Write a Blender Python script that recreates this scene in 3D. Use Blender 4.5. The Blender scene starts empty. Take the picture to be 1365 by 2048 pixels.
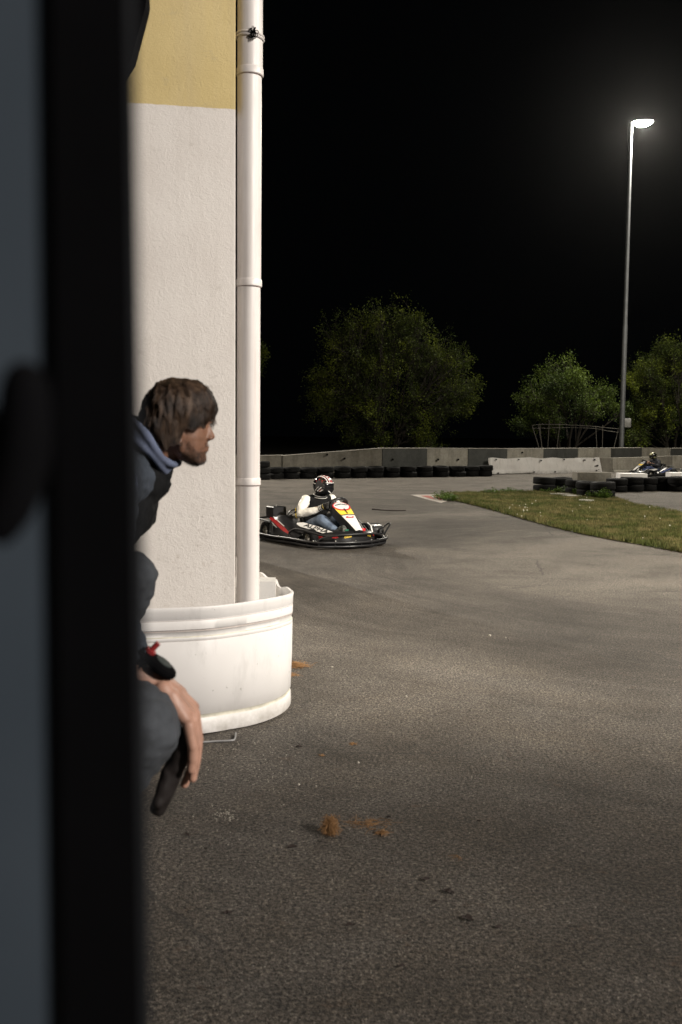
import bpy, bmesh, math, random
import numpy as np
from mathutils import Vector, Matrix, noise
random.seed(7)
PI = math.pi
S = bpy.context.scene
COL = S.collection

# ------------------------------------------------------------------ camera
FPX = 1991.0
PITCH = math.atan(154.0 / FPX)
ROLL = 0.009
H = 1.5
_f = Vector((0, math.cos(PITCH), -math.sin(PITCH)))
_r = Vector((1, 0, 0))
_u = _r.cross(_f)
_r2 = _r * math.cos(ROLL) + _u * math.sin(ROLL)
_u2 = _u * math.cos(ROLL) - _r * math.sin(ROLL)
cam_data = bpy.data.cameras.new('camera')
cam = bpy.data.objects.new('camera', cam_data)
COL.objects.link(cam)
cam.matrix_world = Matrix(((_r2.x, _u2.x, -_f.x, 0), (_r2.y, _u2.y, -_f.y, 0), (_r2.z, _u2.z, -_f.z, H), (0, 0, 0, 1)))
cam_data.sensor_fit = 'VERTICAL'
cam_data.sensor_height = 36.0
cam_data.lens = FPX * 36.0 / 2048.0
cam_data.clip_start = 0.02
cam_data.clip_end = 900
cam_data.dof.use_dof = True
cam_data.dof.focus_distance = 10.5
cam_data.dof.aperture_fstop = 5.0
S.camera = cam

# ------------------------------------------------------------------ world: a moonless night, hardly any skylight
W = bpy.data.worlds.new('World')
S.world = W
W.use_nodes = True
bg = W.node_tree.nodes['Background']
bg.inputs[0].default_value = (0.55, 0.75, 1.0, 1)
bg.inputs[1].default_value = 0.0006

S.view_settings.view_transform = 'Standard'
S.view_settings.look = 'None'
S.view_settings.gamma = 1
S.view_settings.exposure = 0
S.view_settings.use_curve_mapping = False
S.cycles.max_bounces = 6
S.cycles.diffuse_bounces = 3
S.cycles.use_denoising = True
S.cycles.sample_clamp_indirect = 4

# floodlight masts of the circuit: position, height of the head, power, colour
MASTS = [
    dict(loc=None, power=10000, col=(1.0, 0.93, 0.80), spot=150),          # the one in the picture, placed below
    dict(loc=(12.5, -6.5), h=8.0, power=13800, col=(1.0, 0.925, 0.86), aim=(-0.9, 5.0, 2.4), spot=46, soft=0.9, where='floodlight mast right of the paddock, aimed at the building'),
    dict(loc=(12.5, 3.5), h=10.5, power=24000, col=(1.0, 0.92, 0.80), aim=(1.0, 13.6), spot=68, where='floodlight mast right of the near track, aimed at the bend'),
    dict(loc=(-15.0, 37.0), h=13.0, power=22000, col=(1.0, 0.92, 0.80), aim=(2.0, 14.0), spot=130, where='floodlight mast beyond the building on the left'),
    dict(loc=(19.0, 22.0), h=12.0, power=9500, col=(1.0, 0.92, 0.78), aim=(5.0, 36.0), spot=130, where='floodlight mast beside the far track on the right'),
]

def ray(px, py):
    return _f + _r2 * ((px - 682.5) / FPX) + _u2 * ((1024 - py) / FPX)
def at(px, py, Y):
    d = ray(px, py); t = Y / d.y
    return Vector((d.x * t, Y, H + d.z * t))
def gr(px, py, z=0.0):
    d = ray(px, py); t = (z - H) / d.z
    return Vector((d.x * t, d.y * t, z))

# ------------------------------------------------------------------ helpers
def prop(o, label=None, cat=None, group=None, kind=None):
    if label: o['label'] = label
    if cat: o['category'] = cat
    if group: o['group'] = group
    if kind: o['kind'] = kind
    return o
def thing(name, label, cat, loc=(0, 0, 0), rz=0, group=None, parent=None):
    o = bpy.data.objects.new(name, None); COL.objects.link(o)
    o.location = loc; o.rotation_euler = (0, 0, rz)
    o.empty_display_size = 0.1
    return prop(o, label, cat, group)

class MB:
    def __init__(s): s.v = []; s.f = []; s.m = []; s.cur = 0
    def add(s, vs, fs, mi=None):
        n = len(s.v); s.v.extend([tuple(v) for v in vs])
        for f in fs: s.f.append(tuple(i + n for i in f)); s.m.append(s.cur if mi is None else mi)
        return s
    def box(s, c, size, R=None, mi=None, bev=0.0):
        c = Vector(c); hx, hy, hz = [q / 2 for q in size]
        if bev > 0:
            return s.rbox(c, size, bev, R, mi)
        vs = [Vector((x, y, z)) for x in (-hx, hx) for y in (-hy, hy) for z in (-hz, hz)]
        if R: vs = [R @ v for v in vs]
        return s.add([c + v for v in vs], [(0, 1, 3, 2), (4, 6, 7, 5), (0, 4, 5, 1), (2, 3, 7, 6), (0, 2, 6, 4), (1, 5, 7, 3)], mi)
    def rbox(s, c, size, b, R=None, mi=None):
        bm = bmesh.new(); bmesh.ops.create_cube(bm, size=1)
        for v in bm.verts: v.co = Vector((v.co.x * size[0], v.co.y * size[1], v.co.z * size[2]))
        bmesh.ops.bevel(bm, geom=list(bm.edges), offset=b, segments=2, affect='EDGES', profile=0.5)
        bm.verts.ensure_lookup_table()
        vs = [v.co.copy() for v in bm.verts]; fs = [[v.index for v in f.verts] for f in bm.faces]; bm.free()
        if R: vs = [R @ v for v in vs]
        return s.add([Vector(c) + v for v in vs], fs, mi)
    def loft(s, rings, caps=True, closed=False, mi=None):
        n = len(rings[0]); vs = [p for r in rings for p in r]; fs = []
        m = len(rings)
        for i in range(m if closed else m - 1):
            a, b = i * n, ((i + 1) % m) * n
            for j in range(n):
                k = (j + 1) % n; fs.append((a + j, a + k, b + k, b + j))
        if caps and not closed:
            fs.append(tuple(range(n))[::-1]); fs.append(tuple(range((m - 1) * n, m * n)))
        return s.add(vs, fs, mi)
    def tube(s, pts, r, seg=8, closed=False, mi=None, flat=1.0):
        pts = [Vector(p) for p in pts]; n = len(pts)
        rr = r if isinstance(r, (list, tuple)) else [r] * n
        rings = []; up = None
        for i, p in enumerate(pts):
            a = pts[(i - 1) % n] if (closed or i) else p; b = pts[(i + 1) % n] if (closed or i < n - 1) else p
            t = (b - a).normalized() if (b - a).length > 1e-9 else Vector((0, 0, 1))
            if up is None:
                up = Vector((0, 0, 1)) if abs(t.z) < 0.9 else Vector((1, 0, 0))
            x = t.cross(up)
            if x.length < 1e-6: x = t.cross(Vector((0.3, 1, 0.2)))
            x.normalize(); y = x.cross(t).normalized(); up = y
            rings.append([p + (x * math.cos(2 * PI * k / seg) + y * math.sin(2 * PI * k / seg) * flat) * rr[i] for k in range(seg)])
        return s.loft(rings, caps=not closed, closed=closed, mi=mi)
    def lathe(s, prof, seg=24, M=None, mi=None, closed=False):
        rings = []
        for k in range(seg):
            a = 2 * PI * k / seg
            rings.append([Vector((r * math.cos(a), r * math.sin(a), z)) for r, z in prof])
        n = len(prof); vs = [p for r in rings for p in r]
        if M: vs = [M @ v for v in vs]
        fs = []
        for i in range(seg):
            a, b = i * n, ((i + 1) % seg) * n
            for j in range(n if closed else n - 1):
                k = (j + 1) % n; fs.append((a + j, b + j, b + k, a + k))
        return s.add(vs, fs, mi)
    def ell(s, c, rad, R=None, seg=20, rin=12, mi=None):
        vs = [Vector((0, 0, -1))]; 
        for i in range(1, rin):
            t = -PI / 2 + PI * i / rin
            for k in range(seg):
                a = 2 * PI * k / seg; vs.append(Vector((math.cos(t) * math.cos(a), math.cos(t) * math.sin(a), math.sin(t))))
        vs.append(Vector((0, 0, 1)))
        fs = []
        for k in range(seg):
            k2 = (k + 1) % seg
            fs.append((0, 1 + k2, 1 + k)); b = 1 + (rin - 2) * seg; fs.append((b + k, b + k2, len(vs) - 1))
            for i in range(rin - 2):
                a = 1 + i * seg; c2 = a + seg; fs.append((a + k, a + k2, c2 + k2, c2 + k))
        vs = [Vector((v.x * rad[0], v.y * rad[1], v.z * rad[2])) for v in vs]
        if R: vs = [R @ v for v in vs]
        return s.add([Vector(c) + v for v in vs], fs, mi)
    def cap(s, a, b, ra, rb, seg=16):
        """closed tapered capsule"""
        a = Vector(a); b = Vector(b); d = b - a; L = d.length; t = d.normalized()
        pts = []; rr = []
        for i in range(1, 6):
            q = PI / 2 * i / 5; pts.append(a - t * ra * math.cos(q)); rr.append(ra * math.sin(q))
        for i in range(4, 0, -1):
            q = PI / 2 * i / 5; pts.append(b + t * rb * math.cos(q)); rr.append(rb * math.sin(q))
        pts.insert(5, b) ; rr.insert(5, rb)
        return s.tube(pts, rr, seg)
    def mesh(s, name):
        m = bpy.data.meshes.new(name); m.from_pydata(s.v, [], s.f)
        return m
    def build(s, name, mat, parent=None, smooth=True, angle=40, label=None):
        m = s.mesh(name)
        mats = mat if isinstance(mat, (list, tuple)) else [mat]
        for q in mats: m.materials.append(q)
        if len(mats) > 1: m.polygons.foreach_set('material_index', s.m)
        if smooth:
            m.polygons.foreach_set('use_smooth', [True] * len(m.polygons))
            m.set_sharp_from_angle(angle=math.radians(angle))
        m.update()
        o = bpy.data.objects.new(name, m); COL.objects.link(o)
        if parent: o.parent = parent
        if label: o['label'] = label
        return o

def fuse(mb, name, mat, parent=None, voxel=0.01, sm=6, fac=0.5, disp=None, dec=None):
    """closed shapes fused to one continuous skin"""
    o = mb.build(name, mat, None, smooth=False)
    r = o.modifiers.new('r', 'REMESH'); r.mode = 'VOXEL'; r.voxel_size = voxel; r.use_smooth_shade = True
    if sm:
        k = o.modifiers.new('s', 'SMOOTH'); k.iterations = sm; k.factor = fac
    dg = bpy.context.evaluated_depsgraph_get()
    me = bpy.data.meshes.new_from_object(o.evaluated_get(dg), depsgraph=dg)
    o.modifiers.clear(); old = o.data; o.data = me; bpy.data.meshes.remove(old)
    me.name = name
    if disp:
        nv = [v.co + Vector(v.normal) * disp(v.co) for v in me.vertices]
        for v, c in zip(me.vertices, nv): v.co = c
    me.polygons.foreach_set('use_smooth', [True] * len(me.polygons))
    me.update()
    if parent: o.parent = parent
    return o

def text_mesh(txt, size, name, mat, parent, M, shear=0.0, extrude=0.0008, bold=0.0, sx=1.0, align='CENTER'):
    c = bpy.data.curves.new(name, 'FONT'); c.body = txt; c.size = size; c.shear = shear; c.extrude = extrude
    c.offset = bold; c.align_x = align; c.align_y = 'CENTER'; c.resolution_u = 3
    t = bpy.data.objects.new(name, c); COL.objects.link(t)
    dg = bpy.context.evaluated_depsgraph_get(); dg.update()
    me = bpy.data.meshes.new_from_object(t.evaluated_get(dg), depsgraph=dg)
    bpy.data.objects.remove(t)
    o = bpy.data.objects.new(name, me); COL.objects.link(o); me.materials.clear(); me.materials.append(mat)
    me.transform(M @ Matrix.Diagonal((sx, 1, 1, 1)))
    o.parent = parent
    return o

def frame(o, x, z):
    """matrix with local X along x, local Z along z (normal), origin o"""
    x = Vector(x).normalized(); z = Vector(z); z = (z - x * z.dot(x)).normalized(); y = z.cross(x)
    return Matrix(((x.x, y.x, z.x, o[0]), (x.y, y.y, z.y, o[1]), (x.z, y.z, z.z, o[2]), (0, 0, 0, 1)))

def spline(pts, n):
    """Catmull-Rom through pts"""
    P = [Vector(p) for p in pts]; out = []
    for i in range(len(P) - 1):
        p0 = P[max(i - 1, 0)]; p1 = P[i]; p2 = P[i + 1]; p3 = P[min(i + 2, len(P) - 1)]
        for k in range(n):
            t = k / n
            out.append(0.5 * ((2 * p1) + (p2 - p0) * t + (2 * p0 - 5 * p1 + 4 * p2 - p3) * t * t + (3 * p1 - p0 - 3 * p2 + p3) * t ** 3))
    out.append(P[-1]); return out
def interp(x, xs, ys):
    return float(np.interp(x, xs, ys))

# ------------------------------------------------------------------ materials
class NT:
    def __init__(s, name):
        s.mat = bpy.data.materials.new(name); s.mat.use_nodes = True
        s.t = s.mat.node_tree; s.n = s.t.nodes; s.b = s.n['Principled BSDF']
        s.co = s.n.new('ShaderNodeTexCoord')
    def link(s, a, b): s.t.links.new(a, b)
    def inp(s, sock, v):
        if hasattr(v, 'links') or isinstance(v, bpy.types.NodeSocket): s.link(v, sock)
        elif isinstance(v, (tuple, list)) and len(v) == 3 and sock.type == 'RGBA': sock.default_value = (*v, 1)
        else: sock.default_value = v
    def mapping(s, sc, src='Object', loc=(0, 0, 0), rot=(0, 0, 0)):
        m = s.n.new('ShaderNodeMapping'); s.link(s.co.outputs[src], m.inputs[0])
        m.inputs['Scale'].default_value = sc if isinstance(sc, (tuple, list)) else (sc, sc, sc)
        m.inputs['Location'].default_value = loc; m.inputs['Rotation'].default_value = rot
        return m.outputs[0]
    def noise(s, scale, detail=4, rough=0.55, vec=None, dist=0.0, out='Fac'):
        k = s.n.new('ShaderNodeTexNoise'); k.inputs['Scale'].default_value = scale; k.inputs['Detail'].default_value = detail
        k.inputs['Roughness'].default_value = rough; k.inputs['Distortion'].default_value = dist
        s.link(vec if vec is not None else s.co.outputs['Object'], k.inputs['Vector']); return k.outputs[out]
    def voro(s, scale, vec=None, feat='F1', out='Distance', rnd=1.0):
        k = s.n.new('ShaderNodeTexVoronoi'); k.feature = feat; k.inputs['Scale'].default_value = scale; k.inputs['Randomness'].default_value = rnd
        s.link(vec if vec is not None else s.co.outputs['Object'], k.inputs['Vector']); return k.outputs[out]
    def ramp(s, fac, stops, interp='LINEAR'):
        k = s.n.new('ShaderNodeValToRGB'); k.color_ramp.interpolation = interp
        e = k.color_ramp.elements
        while len(e) < len(stops): e.new(0.5)
        for q, (p, c) in zip(e, stops):
            q.position = p; q.color = (*c, 1) if isinstance(c, (tuple, list)) else (c, c, c, 1)
        s.link(fac, k.inputs[0]); return k.outputs[0]
    def mix(s, a, b, fac, mode='MIX'):
        k = s.n.new('ShaderNodeMix'); k.data_type = 'RGBA'; k.blend_type = mode
        s.inp(k.inputs[0], fac); s.inp(k.inputs[6], a); s.inp(k.inputs[7], b); return k.outputs[2]
    def math(s, op, a, b=0.0, c=None, clamp=False):
        k = s.n.new('ShaderNodeMath'); k.operation = op; k.use_clamp = clamp
        s.inp(k.inputs[0], a); s.inp(k.inputs[1], b)
        if c is not None: s.inp(k.inputs[2], c)
        return k.outputs[0]
    def xyz(s, src=None):
        k = s.n.new('ShaderNodeSeparateXYZ'); s.link(src if src is not None else s.co.outputs['Object'], k.inputs[0]); return k.outputs
    def comb(s, x, y, z=0.0):
        k = s.n.new('ShaderNodeCombineXYZ'); s.inp(k.inputs[0], x); s.inp(k.inputs[1], y); s.inp(k.inputs[2], z); return k.outputs[0]
    def bump(s, h, strength=0.3, dist=0.01):
        k = s.n.new('ShaderNodeBump'); k.inputs['Strength'].default_value = strength; k.inputs['Distance'].default_value = dist
        s.link(h, k.inputs['Height']); s.link(k.outputs[0], s.b.inputs['Normal']); return k
    def set(s, **kw):
        for k, v in kw.items(): s.inp(s.b.inputs[{'col': 'Base Color', 'rough': 'Roughness', 'metal': 'Metallic', 'spec': 'Specular IOR Level', 'coat': 'Coat Weight', 'sheen': 'Sheen Weight', 'sub': 'Subsurface Weight'}[k]], v)
        return s.mat

def simple(name, col, rough=0.6, metal=0.0, var=0.25, scale=6.0, bump=0.15, bscale=60, coat=0.0, bdist=0.002, spec=0.5, src='Object'):
    """colour with mottling, fine relief"""
    t = NT(name)
    v = t.co.outputs[src]
    n1 = t.noise(scale, 5, 0.6, v)
    dark = tuple(c * (1 - var) for c in col); lite = tuple(min(1, c * (1 + var * 0.6)) for c in col)
    c = t.ramp(n1, [(0.3, dark), (0.7, lite)])
    n2 = t.noise(bscale, 3, 0.6, v)
    r = t.math('MULTIPLY_ADD', n2, 0.18, max(0.02, rough - 0.09))
    t.set(col=c, rough=r, metal=metal, spec=spec)
    if coat: t.set(coat=coat)
    if bump: t.bump(n2, bump, bdist)
    return t.mat

def mat_asphalt():
    t = NT('asphalt')
    P = t.co.outputs['Object']
    x, y, z = t.xyz()
    # aggregate: single stones, light and dark
    vc = t.voro(210, P, 'F1', 'Color'); vr = t.xyz(vc)[0]
    vd = t.voro(210, P, 'F1', 'Distance')
    stone = t.ramp(vr, [(0.0, (0.084, 0.074, 0.064)), (0.35, (0.126, 0.113, 0.099)), (0.7, (0.160, 0.145, 0.128)), (0.93, (0.215, 0.197, 0.172)), (0.99, (0.33, 0.31, 0.28))])
    pit = t.ramp(vd, [(0.0, 1.0), (0.55, 0.9), (0.9, 0.5)])
    c = t.mix(stone, pit, 1.0, 'MULTIPLY')
    mid = t.noise(22, 5, 0.7, P)
    c = t.mix(c, t.ramp(mid, [(0.3, (0.72, 0.71, 0.70)), (0.7, (1.28, 1.27, 1.26))]), 1.0, 'MULTIPLY')
    gr2 = t.noise(75, 3, 0.75, t.mapping((1, 1, 1), loc=(3, 1, 0)))
    c = t.mix(c, t.ramp(gr2, [(0.37, (0.22, 0.21, 0.20)), (0.48, (0.95, 0.95, 0.95)), (0.62, (2.0, 1.97, 1.92))]), 1.0, 'MULTIPLY')
    dk = t.noise(55, 2, 0.5, t.mapping((1, 1, 1), loc=(31, 7, 0)))
    c = t.mix(c, t.ramp(dk, [(0.30, 0.28), (0.42, 1.0)]), 1.0, 'MULTIPLY')
    sp = t.voro(38, t.mapping((1, 1, 1), loc=(5, 3, 0)), 'F1', 'Distance')
    spc = t.xyz(t.voro(38, t.mapping((1, 1, 1), loc=(5, 3, 0)), 'F1', 'Color'))[1]
    spm = t.math('MULTIPLY', t.math('LESS_THAN', sp, 0.10), t.math('GREATER_THAN', spc, 0.95))
    c = t.mix(c, (0.42, 0.40, 0.36), spm)
    # wear: soft patches
    big = t.noise(0.9, 7, 0.68, P, 0.3)
    c = t.mix(c, t.ramp(big, [(0.36, (0.68, 0.67, 0.65)), (0.5, (1.0, 1.0, 1.0)), (0.64, (1.25, 1.24, 1.21))]), 1.0, 'MULTIPLY')
    # rubbered racing line swept round the grass island
    cx, cy = 5.0, 12.0
    dx = t.math('SUBTRACT', x, cx); dy = t.math('SUBTRACT', y, cy)
    r = t.math('SQRT', t.math('ADD', t.math('MULTIPLY', dx, dx), t.math('MULTIPLY', dy, dy)))
    ang = t.math('ARCTAN2', dy, dx)
    wob = t.math('MULTIPLY_ADD', t.noise(0.4, 3, 0.5, P), 1.2, -0.6)
    rw = t.math('ADD', r, wob)
    st = t.noise(1.0, 7, 0.75, t.comb(t.math('MULTIPLY', rw, 4.2), t.math('MULTIPLY', ang, 1.3)))
    st2 = t.noise(1.0, 6, 0.7, t.comb(t.math('MULTIPLY', r, 15.0), t.math('MULTIPLY', ang, 1.5)))
    band = t.ramp(t.math('DIVIDE', rw, 20.0), [(0.0, 0.0), (0.15, 0.0), (0.22, 1.0), (0.325, 1.0), (0.36, 0.3), (0.385, 0.2), (0.44, 0.8), (0.6, 0.6), (0.8, 0.2)])
    k = t.math('MULTIPLY', band, t.ramp(st, [(0.25, 0.35), (0.52, 1.0)]))
    c = t.mix(c, t.mix(c, (0.46, 0.45, 0.44), 1.0, 'MULTIPLY'), k)
    k2 = t.math('MULTIPLY', t.ramp(st2, [(0.5, 0.0), (0.72, 0.55)]), t.ramp(t.math('DIVIDE', rw, 20.0), [(0.15, 0.0), (0.24, 1.0), (0.6, 0.8), (0.85, 0.0)]))
    c = t.mix(c, t.mix(c, (0.6, 0.59, 0.58), 1.0, 'MULTIPLY'), k2)
    # asphalt darkened on the right of the near track
    m2 = t.ramp(t.math('DIVIDE', t.math('ADD', t.math('ADD', x, t.math('MULTIPLY', y, -0.13)), t.math('MULTIPLY_ADD', t.noise(1.1, 5, 0.7, P), 1.2, 0.4)), 4.0), [(0.22, 0.0), (0.50, 0.6)])
    m2 = t.math('MULTIPLY', m2, t.ramp(t.math('DIVIDE', y, 12.0), [(0.60, 1.0), (0.85, 0.0)]))
    c = t.mix(c, t.mix(c, (0.55, 0.54, 0.53), 1.0, 'MULTIPLY'), m2)
    # dimmer light towards the camera put into the asphalt colour in soft patches
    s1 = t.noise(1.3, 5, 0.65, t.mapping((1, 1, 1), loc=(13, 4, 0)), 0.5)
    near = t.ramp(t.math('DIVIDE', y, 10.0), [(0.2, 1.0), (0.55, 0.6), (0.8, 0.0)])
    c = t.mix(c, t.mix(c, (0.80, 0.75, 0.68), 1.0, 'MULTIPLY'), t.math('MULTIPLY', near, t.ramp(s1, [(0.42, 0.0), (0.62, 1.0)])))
    rust = t.ramp(t.noise(7, 4, 0.7, t.mapping((1, 1, 1), loc=(2, 9, 0))), [(0.62, 0.0), (0.74, 0.5)])  # brown stains on the near asphalt
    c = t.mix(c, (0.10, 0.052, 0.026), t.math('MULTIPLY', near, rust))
    # hairline cracks and tar lines
    cr = t.voro(0.42, t.mix(P, t.noise(2.5, 3, 0.6, P, 0, 'Color'), 0.12), 'DISTANCE_TO_EDGE')
    crm = t.math('MULTIPLY', t.ramp(cr, [(0.0, 1.0), (0.007, 0.0)]), t.ramp(t.noise(0.5, 2, 0.5, t.mapping((1, 1, 1), loc=(3, 3, 0))), [(0.5, 0.0), (0.6, 0.7)]))
    c = t.mix(c, (0.03, 0.027, 0.025), crm)
    rough = t.math('MULTIPLY_ADD', mid, 0.25, 0.62)
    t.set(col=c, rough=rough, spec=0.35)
    hgt = t.math('ADD', t.math('MULTIPLY', t.math('SUBTRACT', 1.0, vd), 0.5), t.math('MULTIPLY', mid, 0.8))
    hgt = t.math('ADD', hgt, t.math('MULTIPLY', gr2, 0.9))
    t.bump(hgt, 1.0, 0.009)
    return t.mat

def mat_wall():
    t = NT('painted_render')
    P = t.co.outputs['Object']; x, y, z = t.xyz()
    edge = t.math('MULTIPLY_ADD', t.noise(9, 3, 0.5, P), 0.012, 3.115)
    yl = t.math('GREATER_THAN', z, edge)
    m = t.noise(2.2, 5, 0.6, P)
    white = t.ramp(m, [(0.3, (0.60, 0.565, 0.53)), (0.7, (0.665, 0.635, 0.60))])
    yel = t.ramp(m, [(0.3, (0.50, 0.395, 0.185)), (0.7, (0.575, 0.465, 0.235))])
    c = t.mix(white, yel, yl)
    # rough cast: small trails
    g = t.noise(70, 5, 0.72, t.mapping((1, 1, 1.5)))
    trails = t.noise(26, 4, 0.8, t.mapping((1, 1, 0.9), rot=(0, 0.5, 0)), 1.4)
    dirt = t.ramp(t.noise(5.5, 6, 0.75, t.mapping((1, 1, 1.6), loc=(2.2, 0, 1.1)), 0.3), [(0.60, 0.0), (0.76, 0.5)])
    c = t.mix(c, (0.30, 0.27, 0.23), dirt)
    low = t.ramp(t.math('DIVIDE', z, 1.4), [(0.45, 1.0), (0.9, 0.0)])
    sc = t.ramp(t.noise(16, 5, 0.8, t.mapping((1, 1, 1), loc=(1, 5, 2))), [(0.60, 0.0), (0.72, 0.75)])
    c = t.mix(c, (0.33, 0.27, 0.21), t.math('MULTIPLY', low, t.math('MULTIPLY', sc, 0.8)))
    for (sx, sz, rx, rz) in ((-0.70, 1.085, 0.055, 0.075), (-0.715, 0.925, 0.05, 0.02), (-0.80, 0.80, 0.05, 0.03), (-0.62, 0.74, 0.05, 0.05)):
        d2 = t.math('ADD', t.math('POWER', t.math('DIVIDE', t.math('SUBTRACT', x, sx), rx), 2.0), t.math('POWER', t.math('DIVIDE', t.math('SUBTRACT', z, sz), rz), 2.0))
        msk = t.math('MULTIPLY', t.ramp(t.math('DIVIDE', d2, 3.0), [(0.0, 1.0), (1.0, 0.0)]), t.ramp(t.noise(48, 4, 0.75, t.mapping((1, 1, 1), loc=(sx * 9, 0, 0))), [(0.54, 0.0), (0.68, 0.5)]))
        c = t.mix(c, (0.22, 0.18, 0.14), msk)
    streak = t.ramp(t.noise(9, 4, 0.6, t.mapping((1, 1, 0.06))), [(0.5, 0.0), (0.75, 0.18)])
    c = t.mix(c, (0.38, 0.34, 0.30), streak)
    pits = t.ramp(trails, [(0.24, 0.8), (0.31, 0.0)])
    c = t.mix(c, t.mix(c, (0.6, 0.57, 0.52), 1.0, 'MULTIPLY'), pits)
    t.set(col=c, rough=0.88, spec=0.2)
    t.bump(t.math('ADD', t.math('MULTIPLY', g, 0.7), trails), 0.5, 0.005)
    return t.mat

def mat_concrete(name, col, var=0.35, seed=0):
    t = NT(name)
    P = t.mapping((1, 1, 1), 'Object', loc=(seed, 0, 0))
    n = t.noise(1.6, 6, 0.7, P); f = t.noise(14, 5, 0.75, P)
    c = t.ramp(n, [(0.28, tuple(q * (1 - var) for q in col)), (0.72, tuple(q * 1.15 for q in col))])
    c = t.mix(c, t.ramp(f, [(0.3, 0.78), (0.7, 1.15)]), 1.0, 'MULTIPLY')
    st = t.ramp(t.noise(3.2, 4, 0.6, t.mapping((1, 1, 0.12), loc=(seed, 1, 0))), [(0.5, 0.0), (0.72, 0.6)])
    c = t.mix(c, t.mix(c, (0.5, 0.47, 0.42), 1.0, 'MULTIPLY'), st)
    t.set(col=c, rough=0.85, spec=0.25); t.bump(f, 0.5, 0.01)
    return t.mat

def mat_grass(name, g1, g2, dry):
    t = NT(name)
    P = t.co.outputs['Object']
    a = t.noise(2.4, 5, 0.7, P); b = t.noise(1.5, 6, 0.75, t.mapping((1, 1, 1), loc=(4, 4, 0))); f = t.noise(9, 3, 0.6, P)
    c = t.mix(g1, g2, t.ramp(a, [(0.35, 0.0), (0.65, 1.0)]))
    c = t.mix(c, dry, t.ramp(b, [(0.44, 0.0), (0.62, 0.85)]))
    c = t.mix(c, t.ramp(f, [(0.3, 0.6), (0.7, 1.35)]), 1.0, 'MULTIPLY')
    t.set(col=c, rough=0.75, spec=0.2)
    return t.mat

def mat_leaf(name, stops, seed=0, sc=0.8, tr=0.35):
    t = NT(name)
    a = t.noise(sc, 3, 0.6, t.mapping((1, 1, 1), loc=(seed, 0, 0)))
    f = t.noise(9.0, 2, 0.5)
    c = t.ramp(a, stops)
    c = t.mix(c, t.ramp(f, [(0.3, 0.5), (0.7, 1.5)]), 1.0, 'MULTIPLY')
    t.set(col=c, rough=0.6, spec=0.3)
    tb = t.n.new('ShaderNodeBsdfTranslucent'); t.link(c, tb.inputs[0])
    ms = t.n.new('ShaderNodeMixShader'); ms.inputs[0].default_value = tr
    t.link(t.b.outputs[0], ms.inputs[1]); t.link(tb.outputs[0], ms.inputs[2])
    t.link(ms.outputs[0], t.n['Material Output'].inputs[0])
    return t.mat

def mat_emit(name, col, s):
    t = NT(name); t.set(col=(0.8, 0.8, 0.8))
    t.inp(t.b.inputs['Emission Color'], (*col, 1)); t.b.inputs['Emission Strength'].default_value = s
    return t.mat

def mat_sheet(name, seed=0, k=1.0, grey=(0.30, 0.29, 0.24)):
    t = NT(name); P = t.co.outputs['Object']
    m = t.noise(1.5, 4, 0.6, t.mapping((1, 1, 1), loc=(seed, 0, 0)))
    c = t.ramp(m, [(0.3, (0.56 * k, 0.545 * k, 0.535 * k)), (0.7, (0.62 * k, 0.61 * k, 0.60 * k))])
    sm = t.ramp(t.noise(4.2, 5, 0.7, t.mapping((1.6, 1.6, 0.5), loc=(seed + 3, 0, 1)), 0.2), [(0.54, 0.0), (0.74, 0.55)])
    c = t.mix(c, (0.36, 0.35, 0.335), sm)
    lowd = t.math('MULTIPLY', t.ramp(t.xyz()[2], [(0.0, 1.0), (0.16, 0.0)]), t.ramp(t.noise(11, 5, 0.7), [(0.35, 0.15), (0.65, 0.75)]))
    c = t.mix(c, (0.22, 0.20, 0.17), lowd)
    sp = t.ramp(t.noise(28, 3, 0.6, t.mapping((1, 1, 1), loc=(seed, 2, 0))), [(0.70, 0.0), (0.76, 0.7)])
    c = t.mix(c, (0.2, 0.19, 0.17), sp)
    t.set(col=c, rough=0.42, spec=0.4); t.bump(t.noise(3, 3, 0.5, P), 0.15, 0.02)
    return t.mat

M = {}
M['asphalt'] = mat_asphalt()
M['wall'] = mat_wall()
M['conc_light'] = mat_concrete('pale_concrete', (0.40, 0.38, 0.33), 0.35, 3)
M['conc_mid'] = mat_concrete('weathered_concrete', (0.26, 0.245, 0.21), 0.45, 9)
M['conc_dark'] = mat_concrete('grey_painted_concrete', (0.085, 0.088, 0.084), 0.3, 5)
M['sheet'] = mat_sheet('white_plastic')
M['sheet_far'] = mat_sheet('white_scuffed_plastic', 6, 1.38)
M['groove'] = simple('grimy_groove', (0.50, 0.48, 0.40), 0.7, var=0.35, scale=12)
M['line'] = simple('dark_scratch', (0.10, 0.085, 0.075), 0.7)
t = NT('pipe_plastic')
_c = t.ramp(t.noise(3, 4, .6), [(.3, (0.545, 0.51, 0.49)), (.7, (0.60, 0.57, 0.55))])
_c = t.mix(_c, (0.33, 0.29, 0.25), t.ramp(t.noise(22, 5, .7, t.mapping((1, 1, .05))), [(.52, 0.0), (.75, .38)]))
_c = t.mix(_c, (0.26, 0.22, 0.19), t.ramp(t.noise(60, 4, .7), [(.68, 0.0), (.74, .5)]))
t.set(col=_c, rough=t.math('MULTIPLY_ADD', t.noise(12, 3, .5), .25, .32)); t.bump(t.noise(14, 3, .5), .06, .004); M['pipe'] = t.mat
M['rust'] = simple('rust_stain', (0.10, 0.045, 0.03), 0.9)
M['tyre'] = simple('tyre_rubber', (0.0035, 0.0035, 0.0035), 0.75, var=0.4, scale=9, bump=0.5, bscale=45, bdist=0.006, spec=0.2)
M['black'] = simple('black_plastic', (0.012, 0.012, 0.013), 0.32, bump=0.05, bscale=30)
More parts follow.
